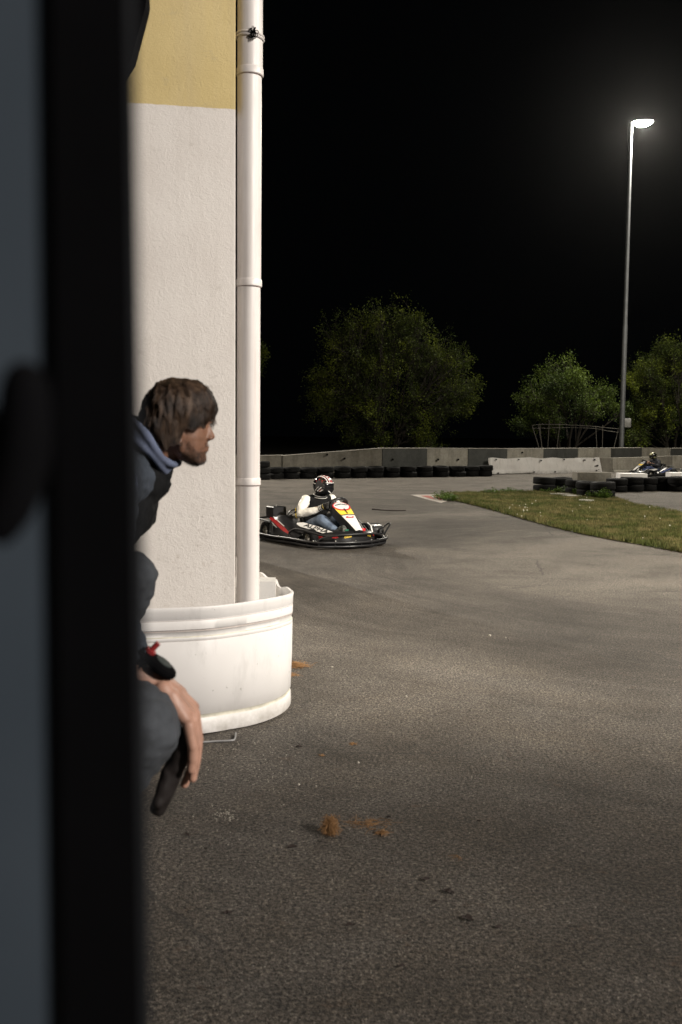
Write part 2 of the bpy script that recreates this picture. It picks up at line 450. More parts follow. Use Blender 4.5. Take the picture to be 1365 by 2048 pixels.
M['blackgloss'] = simple('black_gloss', (0.008, 0.008, 0.009), 0.14, var=0.1, bump=0.0)
M['matte'] = simple('matte_black', (0.0025, 0.0025, 0.003), 0.95, spec=0.06)
M['tubing'] = simple('black_tubing', (0.010, 0.010, 0.011), 0.36, var=0.3, scale=14, bump=0.06)
M['steel'] = simple('worn_steel', (0.42, 0.41, 0.38), 0.35, metal=0.9, var=0.3)
M['alu'] = simple('galvanised_steel', (0.20, 0.21, 0.22), 0.55, metal=0.4, var=0.2, scale=4)
M['red'] = simple('red_vinyl', (0.50, 0.025, 0.028), 0.3, var=0.1)
M['darkred'] = simple('dark_red_vinyl', (0.22, 0.012, 0.016), 0.35, var=0.2)
M['white'] = simple('white_vinyl', (0.62, 0.61, 0.59), 0.3, var=0.06)
M['yellow'] = simple('yellow_vinyl', (0.78, 0.55, 0.06), 0.3, var=0.08)
M['green'] = simple('green_rubber', (0.02, 0.14, 0.08), 0.5)
M['blue'] = simple('blue_vinyl', (0.03, 0.06, 0.24), 0.3)
M['lightblue'] = simple('pale_blue_vinyl', (0.30, 0.42, 0.55), 0.3)
M['soil'] = simple('soil', (0.05, 0.042, 0.028), 0.9, var=0.4, scale=0.6, bump=0.5, bscale=6, bdist=0.05)
# ================================================================== SETTING
def sheet(name, poly, z, mat, kind='structure'):
    mb = MB(); mb.add([(p[0], p[1], z) for p in poly], [tuple(range(len(poly)))])
    o = mb.build(name, mat, smooth=False); prop(o, kind=kind); return o
ground = sheet('ground', [(-450, -60), (450, -60), (450, 800), (-450, 800)], -0.012, M['soil'])
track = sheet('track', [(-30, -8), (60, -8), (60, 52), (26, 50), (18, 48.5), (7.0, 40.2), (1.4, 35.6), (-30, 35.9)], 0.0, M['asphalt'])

# --- grass island with the kerb at its tip
near_edge = [(880, 992), (905, 1001), (940, 1009), (985, 1021), (1050, 1040), (1110, 1056), (1160, 1068), (1220, 1080), (1290, 1092), (1365, 1106), (1480, 1126)]
far_edge = [(1500, 1050), (1365, 1027), (1320, 1021), (1280, 1013), (1245, 1003), (1224, 994), (1180, 988), (1120, 985), (1072, 984), (1000, 985), (940, 986), (905, 988)]
isl = [gr(*p) for p in near_edge] + [gr(*p) for p in far_edge]
isl_poly = [(p.x, p.y) for p in isl]
MG = mat_grass('turf', (0.030, 0.042, 0.008), (0.060, 0.066, 0.013), (0.11, 0.085, 0.032))
def in_poly(x, y, poly):
    c = False; j = len(poly) - 1
    for i in range(len(poly)):
        xi, yi = poly[i]; xj, yj = poly[j]
        if (yi > y) != (yj > y) and x < (xj - xi) * (y - yi) / (yj - yi) + xi: c = not c
        j = i
    return c
def edge_dist(x, y, poly):
    best = 1e9
    for i in range(len(poly)):
        ax, ay = poly[i - 1]; bx, by = poly[i]
        dx, dy = bx - ax, by - ay; L = dx * dx + dy * dy or 1e-9
        t = max(0, min(1, ((x - ax) * dx + (y - ay) * dy) / L))
        best = min(best, math.hypot(x - ax - dx * t, y - ay - dy * t))
    return best
isl_obj = sheet('grass_island', isl_poly, 0.010, MG)
prop(isl_obj, 'grass verge')
del isl_obj['label']
xs = [p[0] for p in isl_poly]; ys = [p[1] for p in isl_poly]
mb = MB(); rnd = random.Random(11); n = 0
while n < 95000:
    # denser towards the camera
    x = rnd.uniform(min(xs), max(xs)); y = rnd.uniform(min(ys), max(ys))
    if rnd.random() > (11.0 / y) ** 0.7: continue
    if not in_poly(x, y, isl_poly): 
        if rnd.random() > 0.02: continue
        if edge_dist(x, y, isl_poly) > 0.12: continue
    n += 1
    cl = noise.noise(Vector((x * 0.9, y * 0.9, 3))) ; cl2 = noise.noise(Vector((x * 5, y * 5, 9)))
    ed = edge_dist(x, y, isl_poly) if rnd.random() < 0.5 else 1
    h = 0.028 + 0.03 * max(0, cl + 0.3) + 0.05 * max(0, cl2) + rnd.random() * 0.022 + (0.03 if ed < 0.18 else 0)
    w = rnd.uniform(0.004, 0.009); a = rnd.uniform(0, PI); lean = rnd.uniform(0, 0.045); b = rnd.uniform(0, 2 * PI)
    p = Vector((x, y, 0.010)); q = Vector((math.cos(a) * w, math.sin(a) * w, 0)); l = Vector((math.cos(b) * lean, math.sin(b) * lean, h))
    k = len(mb.v); mb.v += [tuple(p - q), tuple(p + q), tuple(p + l)]; mb.f.append((k, k + 1, k + 2)); mb.m.append(0)
o = mb.build('grass', mat_grass('grass_blades', (0.042, 0.060, 0.012), (0.088, 0.098, 0.024), (0.20, 0.162, 0.072)), smooth=False)
prop(o, 'short green and straw coloured grass covering the wedge island', 'grass', kind='stuff')
# dandelion heads and daisies in the turf
mb = MB()
for i in range(46):
    if i < 16: px, py = rnd.gauss(1040, 18), rnd.gauss(1024, 7)
    else: px, py = rnd.uniform(900, 1360), rnd.uniform(992, 1095)
    p = gr(px, py)
    if not in_poly(p.x, p.y, isl_poly): continue
    z = rnd.uniform(0.045, 0.08); r = rnd.uniform(0.009, 0.015)
    mb.ell((p.x, p.y, z), (r, r, r * 0.8), seg=6, rin=4); mb.tube([(p.x, p.y, 0.01), (p.x, p.y, z)], 0.0012, 3)
o = mb.build('dandelions', simple('seed_heads', (0.62, 0.60, 0.50), 0.9)); prop(o, 'tiny pale dandelion seed heads dotted through the grass', 'flowers', kind='stuff')
# kerb at the tip: white border round red blocks
kp = [gr(822, 990), gr(860, 989.5), gr(905, 988), gr(900, 1001), gr(882, 1006), gr(850, 998)]
kerb = thing('kerb', 'flat red and white painted kerb at the grass island tip', 'kerb', gr(862, 995))
def kpart(name, pts, z0, z1, m):
    k = MB(); k.loft([[Vector((p.x, p.y, z0)) - Vector(kerb.location) for p in pts], [Vector((p.x, p.y, z1)) - Vector(kerb.location) for p in pts]])
    return k.build(name, m, kerb, smooth=False)
t = NT('worn_white_paint'); t.set(col=t.mix(t.ramp(t.noise(30, 4, 0.7), [(0.35, (0.20, 0.18, 0.16)), (0.6, (0.50, 0.47, 0.43))]), (0.4, 0.3, 0.25), 0.15), rough=0.8)
kpart('kerb_border', kp, -0.005, 0.008, t.mat)
t = NT('worn_red_paint'); t.set(col=t.ramp(t.noise(26, 4, 0.75), [(0.35, (0.20, 0.10, 0.08)), (0.6, (0.36, 0.085, 0.065)), (0.75, (0.42, 0.33, 0.29))]), rough=0.8)
kpart('red_block', [gr(842, 992.2), gr(858, 991.8), gr(872, 999.2), gr(860, 997.6)], 0.004, 0.012, t.mat)
kpart('red_block', [gr(866, 991.6), gr(884, 991.2), gr(884, 1000.5), gr(880, 1001.2)], 0.004, 0.012, t.mat)

# --- far concrete wall: tall coped panels, light and dark by turns
pan = [(470, 913, 35.5), (565, 912, 35.3), (765, 897, 35.6), (855, 897, 36.9), (937, 897.5, 38.3), (1015, 898, 39.9), (1088, 897.5, 41.4), (1157, 897, 42.9), (1223, 896.5, 44.4), (1285, 896, 45.8), (1342, 897, 47.2), (1410, 897, 48.7), (1480, 897, 50.2)]
wall = thing('concrete_wall', 'long low concrete wall of alternating light and dark panels behind the track', 'wall', (0, 36, 0))
seq = ['conc_mid', 'conc_mid', 'conc_dark', 'conc_light', 'conc_dark', 'conc_light', 'conc_dark', 'conc_light', 'conc_dark', 'conc_light', 'conc_dark', 'conc_light']
fronts = []
for i in range(len(pan) - 1):
    a = at(*pan[i]); b = at(*pan[i + 1])
    if i == 0: a = at(470, 913, 35.5); b = at(564, 911, 35.3)
    d = Vector((b.x - a.x, b.y - a.y, 0)).normalized(); nrm = Vector((d.y, -d.x, 0))
    gap = 0.012
    a2 = a + d * gap; b2 = b - d * gap; off = random.uniform(-0.012, 0.012)
    th = 0.24
    mbp = MB(); o0 = Vector(wall.location)
    q = [a2 + nrm * off, b2 + nrm * off, b2 - nrm * th, a2 - nrm * th]
    r0 = [Vector((p.x, p.y, -0.02)) - o0 for p in q]; r1 = [Vector((p.x, p.y, p2)) - o0 for p, p2 in zip(q, (a2.z - .015, b2.z - .015, b2.z - .015, a2.z - .015))]
    ctr = sum(r1, Vector()) / 4
    r2 = [ctr + (p - ctr) * 0.992 + Vector((0, 0, 0.015)) for p in r1]
    mbp.loft([r0, r1, r2]); mbp.build('panel', M[seq[i]], wall, smooth=False)
    fronts.append((a2, b2, nrm))
    # pale worn coping line
    mbc = MB(); mbc.box((0, 0, 0), (0.1, 0.1, 0.1))
# coping strips along the top edge: a lighter worn rim
mb = MB(); o0 = Vector(wall.location)
for (a, b, nrm) in fronts:
    p = [a + nrm * 0.03, b + nrm * 0.03, b - nrm * 0.25, a - nrm * 0.25]
    mb.loft([[Vector((v.x, v.y, v.z + 0.001)) - o0 for v in p], [Vector((v.x, v.y, v.z + 0.022)) - o0 for v in p]])
mb.build('coping', mat_concrete('rim_concrete', (0.52, 0.50, 0.45), 0.3, 1), wall, smooth=False)
# lifting holes
mb = MB()
for px, py, Y in [(655, 909, 35.45), (690, 917, 35.5), (786, 919, 35.9), (877, 919, 37.2), (917, 919, 37.95), (1045, 905, 40.5)]:
    p = at(px, py, Y - 0.06) - o0
    mb.tube([p + Vector((0, -0.05, 0)), p + Vector((0, 0.2, 0))], 0.035, 8)
mb.build('lifting_hole', M['matte'], wall)

# lower barrier standing in front on the right
low = thing('low_barrier', 'low weathered concrete barrier in front of the wall behind the distant kart', 'barrier', (11, 38.4, 0))
lp = [(1150, 915, 42.55), (1225, 916, 43.2), (1300, 914, 44.4), (1345, 912, 45.1), (1420, 911, 46.3)]
for i in range(len(lp) - 1):
    a = at(*lp[i]); b = at(*lp[i + 1]); d = Vector((b.x - a.x, b.y - a.y, 0)).normalized(); nrm = Vector((d.y, -d.x, 0))
    q = [a + d * .01, b - d * .01, b - d * .01 - nrm * 0.28, a + d * .01 - nrm * 0.28]; o0 = Vector(low.location)
    prof = [(-0.02, 0.10), (0.08, 0.10), (0.20, 0.03), (1, 0.0)]
    rings = []
    for zf, ox in prof:
        rings.append([Vector((p.x, p.y, (p.z * zf if zf > 0 else -0.02))) + nrm * (ox if j < 2 else 0) - o0 for j, p in enumerate(q)])
    k = MB(); k.loft(rings); k.build('barrier_block', M['conc_mid' if i % 2 == 0 else 'conc_light'], low, smooth=False)

# white plastic sheeting screwed to the wall
sh = thing('plastic_screen', 'long wavy white plastic sheet bolted along the foot of the far wall', 'sheet', (7.5, 35.5, 0))
o0 = Vector(sh.location)
top = [(977, 916), (985, 915), (1010, 917.5), (1035, 916), (1060, 914.5), (1085, 917), (1105, 915), (1130, 917), (1160, 915.5), (1185, 915.5), (1199, 914.5)]
bot = [(979, 944), (985, 948), (1015, 947), (1040, 946.5), (1060, 945), (1085, 948), (1110, 946), (1135, 947.5), (1165, 946.5), (1190, 945.5), (1205, 944.5)]
def pick(t_, L):
    return (interp(t_, range(len(L)), [p[0] for p in L]), interp(t_, range(len(L)), [p[1] for p in L]))
rows = []
NU, NV = 90, 8
for j in range(NV + 1):
    r = []
    for i in range(NU + 1):
        tt = i / NU * (len(top) - 1); u = i / NU
        a_ = pick(tt, top); b_ = pick(tt, bot); v = j / NV
        px = a_[0] * (1 - v) + b_[0] * v; py = a_[1] * (1 - v) + b_[1] * v
        Yw = 39.18 + (px - 980) / 220.0 * 3.7 - 0.46
        Yw += 0.05 * math.sin(u * 31) * (0.4 + v) + 0.035 * math.sin(u * 53 + 2) + 0.06 * noise.noise(Vector((u * 9, v * 2, 1)))
        r.append(at(px, py, Yw) - o0)
    rows.append(r)
mb = MB(); nn = NU + 1
vs = [p for r in rows for p in r] + [p + Vector((0, 0.02, 0)) for r in rows for p in r]
fs = []; base = nn * (NV + 1)
for j in range(NV):
    for i in range(NU):
        a_ = j * nn + i; fs.append((a_, a_ + nn, a_ + nn + 1, a_ + 1)); fs.append((base + a_, base + a_ + 1, base + a_ + nn + 1, base + a_ + nn))
for i in range(NU):
    fs.append((i, i + 1, base + i + 1, base + i)); k = NV * nn + i; fs.append((k, base + k, base + k + 1, k + 1))
for j in range(NV):
    a_ = j * nn; fs.append((a_, base + a_, base + a_ + nn, a_ + nn)); a_ += NU; fs.append((a_, a_ + nn, base + a_ + nn, base + a_))
mb.add(vs, fs); mb.build('sheet', M['sheet_far'], sh, angle=60)
bolt = MB(); bolt.tube([(0, -0.03, 0), (0, 0.10, 0)], 0.028, 7); bm_ = bolt.mesh('bolt'); bm_.materials.append(M['black'])
for px, py in [(993, 919), (1038, 919), (1083, 921), (1129, 919), (1170, 920), (1190, 919), (997, 946), (1069, 944), (1111, 943.5), (1156, 944), (1194, 941)]:
    b_ = bpy.data.objects.new('bolt', bm_); COL.objects.link(b_); b_.parent = sh
    Yw = 39.18 + (px - 980) / 220.0 * 3.7 - 0.56
    b_.location = at(px, py, Yw) - o0
# small printed mark on the sheet's end
lab = MB()
for k, (dx, w, hh) in enumerate([(-6, 1.6, 1.8), (-4, 1.6, 2.2), (-2.2, 1.4, 2.6), (-0.4, 2.0, 3.0), (1.6, 2.0, 3.2)]):
    p = at(1195 + dx, 932.5 - k * 0.35, 42.25) - o0
    lab = MB(); lab.box(p, (w * 0.02, 0.012, hh * 0.02)); lab.build('printed_letter', M['black'], sh, smooth=False)
for px, py, w in ((1198, 939, .08), (1189, 921.2, .18)):
    lab = MB(); lab.box(at(px, py, 42.2) - o0, (w, 0.012, 0.014)); lab.build('printed_line', M['black'], sh, smooth=False)

# ------------------------------------------------------------------ tyres
def tyre_mesh(R=0.30, w=0.20, r0=0.185, seg=40):
    prof = []
    hw = w / 2
    out = [(r0, -hw * 0.62), (r0 + 0.02, -hw * 0.86), (R * 0.80, -hw * 1.0), (R * 0.93, -hw * 0.93), (R * 0.985, -hw * 0.72)]
    prof = out + [(R, -hw * 0.45), (R - 0.008, -hw * 0.42), (R - 0.008, -hw * 0.34), (R, -hw * 0.31), (R, -hw * 0.08), (R - 0.008, -hw * 0.05), (R - 0.008, hw * 0.05), (R, hw * 0.08), (R, hw * 0.31), (R - 0.008, hw * 0.34), (R - 0.008, hw * 0.42), (R, hw * 0.45)] + [(a_, -b_) for a_, b_ in out[::-1]]
    prof += [(r0 + 0.03, hw * 0.5), (R * 0.9, hw * 0.5), (R * 0.9, -hw * 0.5), (r0 + 0.03, -hw * 0.5)]
    mb = MB(); mb.lathe(prof, seg, closed=True)
    m = mb.mesh('tyre'); m.materials.append(M['tyre'])
    m.polygons.foreach_set('use_smooth', [True] * len(m.polygons)); m.set_sharp_from_angle(angle=math.radians(50))
    return m
TM = [tyre_mesh(0.295, 0.185, 0.17), tyre_mesh(0.31, 0.195, 0.18), tyre_mesh(0.30, 0.205, 0.175), tyre_mesh(0.32, 0.20, 0.19)]
ORD = ['first', 'second', 'third', 'fourth', 'fifth', 'sixth', 'seventh', 'eighth', 'ninth', 'tenth', 'eleventh', 'twelfth', 'thirteenth', 'fourteenth', 'fifteenth', 'sixteenth']
rt = random.Random(5)
def tyre_stack(x, y, n, group, lab, mesh=None, z0=0.0, tilt=0.03, slip=0.03):
    z = z0
    names = {1: ['single'], 2: ['bottom', 'top'], 3: ['bottom', 'middle', 'top']}[n]
    for k in range(n):
        m = mesh or rt.choice(TM)
        w = 2 * max(abs(v.co.z) for v in m.vertices)
        o = bpy.data.objects.new('tyre', m); COL.objects.link(o)
        z += w / 2 + 0.002
        o.location = (x + rt.uniform(-slip, slip), y + rt.uniform(-slip, slip), z)
        o.rotation_euler = (rt.uniform(-tilt, tilt), rt.uniform(-tilt, tilt), rt.uniform(0, 6))
        z += w / 2
        prop(o, lab % names[k], 'tyre', group)
# row along the far wall
G1 = 'tyre barrier along the far wall'
xs_ = [549, 582, 616, 650, 684, 718, 751, 785, 818, 850, 883, 916, 945, 971]
for i, px in enumerate(xs_):
    p = gr(px, 958.5 - (px - 549) * 0.0125)
    n = 2
    tyre_stack(p.x, p.y + 0.28, n, G1, '%s tyre of the ' + ORD[i] + ' two-high stack from the drainpipe at the wall', tilt=0.05)
for i, (px, py) in enumerate([(520, 957)]):
    p = gr(px, py + 3); tyre_stack(p.x, p.y + 0.3, 3, G1, '%s tyre of the taller stack beside the drainpipe', M and TM[3])
# island barrier on the left part
G2 = 'tyre barrier on the grass island'
for i, (px, py, n, w) in enumerate([(1094, 985, 2, 'stack furthest left on the grass island'), (1127, 985, 2, 'second stack from left on the grass island'), (1159, 990, 2, 'third stack from left on the grass island'), (1180, 994, 2, 'leaning stack in the weeds beside the block'), (1210, 997, 2, 'stack at the right corner of the grass')]):
    p = gr(px, py); tyre_stack(p.x, p.y + 0.26, n, G2, '%s tyre of the ' + w, TM[[3, 1, 0, 0, 1][i]], tilt=0.05, slip=0.02)
G3 = 'tyre barrier before the distant kart'
for i, (px, py, n) in enumerate([(1240, 985, 2), (1271, 984, 2), (1300, 983, 2), (1328, 982, 2), (1362, 984, 2), (1400, 983, 3)]):
    p = gr(px, py); tyre_stack(p.x, p.y + 0.30, n, G3, '%s tyre of the ' + ORD[i] + ' stack right of the concrete block', TM[[0, 3, 0, 1, 2, 3][i]])

# concrete block and white plastic blocks between the tyres
def block(name, label, cat, px, py, w, d, h, m, rz=0, tilt=0):
    p = gr(px, py); mb = MB(); mb.rbox((0, 0, h / 2), (w, d, h), 0.02)
    o = mb.build(name, m, smooth=True, angle=30); o.location = (p.x, p.y + d / 2, 0); o.rotation_euler = (0, tilt, rz); prop(o, label, cat); return o
block('concrete_block', 'grey concrete block standing between two tyre stacks', 'block', 1188, 980, 0.98, 0.6, 0.50, M['conc_mid'], 0.03)
block('white_barrier_block', 'dirty white plastic barrier block lying behind the dark tyres', 'barrier block', 1268, 978, 0.80, 0.5, 0.455, M['sheet_far'], -0.02)
block('white_barrier_block', 'white barrier block top at the right picture edge behind the tyres', 'barrier block', 1372, 974, 0.95, 0.5, 0.44, M['sheet_far'], 0.02)
# weeds and broken slabs on the island
for i, (px, py, w, l) in enumerate([(1124, 991, 0.75, 'pale broken slab lying in the grass left of the weeds'), (1143, 994.5, 0.6, 'smaller pale slab in the grass in front of the tyres'), (1172, 1004, 0.4, 'narrow whitish stone slab in the grass nearest the track')]):
    p = gr(px, py); mb = MB(); pts = []
    for k in range(7):
        a = 2 * PI * k / 7; pts.append(Vector((math.cos(a) * w / 2 * rnd.uniform(.7, 1.1), math.sin(a) * 0.30 * rnd.uniform(.7, 1.1), 0)))
    mb.loft([[q for q in pts], [q * 0.97 + Vector((0, 0, 0.05)) for q in pts]]); o = mb.build('stone_slab', M['conc_light'], smooth=False); o.location = (p.x, p.y, 0.005); prop(o, l, 'slab', 'broken slabs in the grass')
WL = mat_leaf('weed_leaf', [(0.3, (0.05, 0.085, 0.012)), (0.7, (0.12, 0.20, 0.03))], 2, 3)
def weed(px, py, r, h, n, label, seed):
    q = random.Random(seed); p = gr(px, py); mb = MB()
    for i in range(n):
        a = q.uniform(0, 2 * PI); rr = r * math.sqrt(q.random()); hh = h * (1 - 0.5 * rr / r) * q.uniform(0.5, 1.1)
        bx, by = math.cos(a) * rr, math.sin(a) * rr
        mb.tube([(bx * 0.6, by * 0.6, 0), (bx, by, hh)], 0.003, 3)
        for k in range(4):
            z = hh * (0.3 + 0.25 * k); la = q.uniform(0, 2 * PI); L = q.uniform(0.03, 0.07)
            c = Vector((bx * (0.6 + 0.4 * z / hh), by * (0.6 + 0.4 * z / hh), z)); t_ = Vector((math.cos(la), math.sin(la), q.uniform(0.1, 0.7))) * L; s_ = Vector((-math.sin(la), math.cos(la), 0)) * L * 0.35
            mb.add([c, c + t_ * 0.5 + s_, c + t_, c + t_ * 0.5 - s_], [(0, 1, 2, 3)])
    o = mb.build('weed', WL, smooth=False); o.location = (p.x, p.y, 0.01); prop(o, label, 'weed', 'weeds by the island tyres')
for i, (px, py, r, h, n, l) in enumerate([(1207, 998, .22, .26, 90, 'bright green leafy weed before the corner tyre stack'), (1128, 987, .3, .22, 70, 'dark weeds at the foot of the second tyre stack'), (1163, 991, .26, .26, 70, 'dark leafy weeds under the third tyre stack'), (1186, 996, .2, .2, 60, 'green weed between the third and corner tyre stacks'), (1092, 985, .4, .15, 50, 'low green weeds in front of the leftmost island tyres'), (1022, 986, .3, .15, 50, 'weed tuft on the far edge of the grass left of the tyres'), (985, 987, .25, .13, 40, 'small weed tuft on the far grass edge nearest the kerb'), (886, 999, .3, .22, 90, 'weed tuft growing at the kerb on the island tip'), (900, 1002, .25, .18, 70, 'second weed tuft beside the kerb at the island tip')]):
    weed(px, py, r, h, n, l, i)

# ------------------------------------------------------------------ trees
def tree(name, base, label, height, width, seed, leafmat, nleaf=26000, lean=0, stems=5, group='trees behind the wall', leaf=0.10, low=0.1, blobs=None):
    q = random.Random(seed); root = thing(name, label, 'tree', base, 0, group)
    tr = MB(); tips = []
    cen = Vector((lean, 0, height * 0.52))
    # lumps that make the crown outline
    lumps = blobs or []
    if not lumps:
        for i in range(26):
            a = q.uniform(0, 2 * PI); e = q.uniform(-0.55, 1.0); rr = q.uniform(0.45, 0.82)
            c = Vector((math.cos(a) * math.cos(e) * width / 2 * rr, math.sin(a) * math.cos(e) * width / 2 * rr, math.sin(e) * height * 0.5 * rr)) + cen
            lumps.append((c, q.uniform(0.13, 0.23) * width))
    def limb(p0, p1, r, depth):
        mid = (p0 + p1) / 2 + Vector((q.gauss(0, 1), q.gauss(0, 1), q.gauss(0, .5) + 0.6)) * (p1 - p0).length * 0.09
        pts = spline([p0, mid, p1], 3)
        tr.tube(pts, [r * (1 - 0.6 * i / (len(pts) - 1)) for i in range(len(pts))], 5 if depth < 2 else 3)
        return pts
    stem_tops = []
    for s_ in range(stems):
        a = 2 * PI * s_ / stems + q.uniform(-.4, .4)
        b = Vector((math.cos(a) * 0.15, math.sin(a) * 0.15, -0.1)); e = Vector((math.cos(a) * width * q.uniform(.06, .16), math.sin(a) * width * q.uniform(.06, .16), height * q.uniform(0.3, .45)))
        pts = limb(b, e, 0.10, 0); stem_tops.append(pts)
    twigs = []
    for (c, r) in lumps:
        st = min(stem_tops, key=lambda P: (P[-1] - c).length); p0 = q.choice(st[2:])
        pts = limb(p0, c, 0.045, 1)
        for k in range(18):
            v = Vector((q.gauss(0, 1), q.gauss(0, 1), q.gauss(0, 1) + 0.25)).normalized() * r * q.uniform(0.6, 1.25)
            p1 = c + v; pp = limb(q.choice(pts[3:]), p1, 0.014, 2); twigs += [(pp[-1], pp[-2]), (pp[-2], pp[-3]), (pp[3], pp[2])]
            for z in range(2):
                v2 = (v.normalized() + Vector((q.gauss(0, .6), q.gauss(0, .6), q.gauss(.2, .6)))) * r * q.uniform(0.2, 0.5)
                pq = limb(pp[3], p1 + v2, 0.008, 3); twigs += [(pq[-1], pq[-2]), (pq[-2], pq[-3])]
    tr.build('trunk', BARK, root, angle=60)
    lf = MB(); V = []; F = []
    for i in range(nleaf):
        a_, b_ = q.choice(twigs); t_ = q.uniform(-0.1, 1.0)
        c = a_.lerp(b_, t_) + Vector((q.gauss(0, 1), q.gauss(0, 1), q.gauss(0, 1))) * leaf * 1.1
        if c.z < low: continue
        d = Vector((q.gauss(0, 1), q.gauss(0, 1), q.gauss(0, 1))).normalized(); e = d.orthogonal().normalized()
        e = Matrix.Rotation(q.uniform(0, 6.3), 3, d) @ e
        L = leaf * q.uniform(0.5, 1.1); w = L * 0.32; k = len(V)
        V += [c, c + d * L * .5 + e * w, c + d * L, c + d * L * .5 - e * w]; F.append((k, k + 1, k + 2, k + 3))
    lf.add(V, F); lf.build('crown', leafmat, root, smooth=False)
    return root
BARK = simple('bark', (0.030, 0.025, 0.019), 0.9, var=0.4, scale=8, bump=0.5, bscale=30)
L1 = mat_leaf('leaf_yellow_green', [(0.30, (0.028, 0.045, 0.008)), (0.50, (0.060, 0.085, 0.010)), (0.66, (0.20, 0.245, 0.022))], 1, 0.7)  # bright end raised: lit clumps painted into the leaf colour
L2 = mat_leaf('leaf_green', [(0.32, (0.018, 0.036, 0.008)), (0.64, (0.10, 0.145, 0.018))], 8, 0.7)
TREEY = 50.0
def world_tree(name, label, cx, lumps_px, seed, mat, nleaf, Y=TREEY, stems=5, **kw):
    base = at(cx, 900, Y); base.z = 0
    q = random.Random(seed); L = []
    sc = Y / FPX
    for (px, py, r) in lumps_px:
        if seed == 3: px, py, r = 782 + (px - 782) * .94, 895 - (895 - py) * .94, r * .95
        p = at(px, py, Y)
        dep = q.uniform(-1, 1) * r * sc * 1.2
        L.append((Vector((p.x - base.x, dep, p.z)), r * sc))
        L.append((Vector((p.x - base.x + q.uniform(-.5, .5), -dep - 0.6, p.z - q.uniform(0, .6))), r * sc * 0.85))
    return tree(name, base, label, 6.3, 6, seed, mat, nleaf, stems=stems, blobs=L, **kw)
world_tree('leafy_tree', 'large rounded leafy tree behind the wall, above the kart', 785,
    [(672, 660, 30), (715, 640, 30), (765, 628, 32), (820, 625, 26), (840, 660, 34), (790, 670, 40), (740, 690, 40), (690, 700, 40), (650, 735, 30), (632, 775, 24), (665, 770, 38), (720, 745, 42), (780, 730, 42), (840, 710, 40), (885, 700, 34), (925, 710, 24), (935, 760, 24), (900, 760, 34), (850, 770, 40), (930, 795, 20), (890, 820, 34), (640, 815, 28), (690, 820, 36), (750, 810, 40), (820, 830, 40), (700, 865, 26), (760, 870, 30), (850, 868, 30)], 3, L1, 52000, stems=7)
world_tree('leafy_tree', 'smaller green tree behind the wall left of the floodlight mast', 1135,
    [(1132, 735, 20), (1100, 752, 20), (1062, 790, 22), (1085, 785, 24), (1120, 775, 28), (1150, 765, 20), (1165, 790, 26), (1195, 785, 16), (1210, 805, 18), (1180, 815, 24), (1140, 815, 28), (1095, 820, 26), (1060, 815, 18), (1225, 815, 10), (1050, 850, 14), (1110, 850, 18)], 5, L2, 30000, stems=6)
world_tree('leafy_tree', 'tall dark tree at the right edge behind the mast', 1360,
    [(1330, 705, 22), (1375, 700, 30), (1300, 730, 22), (1275, 760, 18), (1310, 765, 26), (1350, 745, 30), (1350, 790, 30), (1300, 800, 26), (1270, 830, 18), (1320, 845, 30), (1380, 830, 34), (1400, 770, 40), (1280, 870, 20)], 9, L1, 34000, Y=52, stems=6)
world_tree('leafy_tree', 'tree mostly hidden behind the drainpipe with one twig showing', 430,
    [(425, 700, 44), (470, 720, 30), (500, 712, 18), (380, 760, 40), (440, 790, 40), (490, 770, 16), (516, 697, 9), (400, 840, 40)], 12, L1, 14000, stems=5)

# thin plant stakes with a rope, behind the wall
stakes = [((1065, 852), (1079, 897)), ((1080, 848), (1084, 897)), ((1077, 850), (1085, 897)), ((1099, 840), (1096, 897)), ((1121, 842), (1114, 897)), ((1192, 852), (1194, 897)), ((1206, 850), (1205, 897)), ((1237, 860), (1228, 897))]
wood = simple('peeled_stake', (0.13, 0.12, 0.10), 0.8)
for i, (a_, b_) in enumerate(stakes):
    Y = 48.0 + (i % 3) * 0.15; a = at(*a_, Y); b = at(*b_, Y); b = a + (b - a) * (a.z / max(0.01, a.z - b.z))
    mb = MB(); mb.tube([a - b, Vector((0, 0, 0))], 0.018, 6); o = mb.build('stake', wood); o.location = b
    prop(o, ['leftmost leaning thin stake under the smaller tree', 'thin stake second from left under the smaller tree', 'slanting stake third from left under the smaller tree', 'tallest upright pale stake under the smaller tree', 'thick upright stake fifth from left under the smaller tree', 'thin stake left of the pair near the mast', 'thin stake right of the pair near the mast', 'leaning stake standing against the floodlight mast foot'][i], 'stake', 'stakes behind the wall')
mb = MB(); rp = [at(px, py, 47.9) for px, py in [(1064, 851), (1080, 849), (1099, 849), (1121, 849), (1160, 851), (1192, 853), (1207, 855), (1240, 858)]]
mb.tube(spline(rp, 4), 0.011, 5); mb.tube(spline([p - Vector((0, 0.02, 0.14 + 0.04 * math.sin(i))) for i, p in enumerate(rp)], 4), 0.008, 4)
o = mb.build('rope', wood); prop(o, 'sagging pale rope tied along the stakes behind the wall', 'rope')

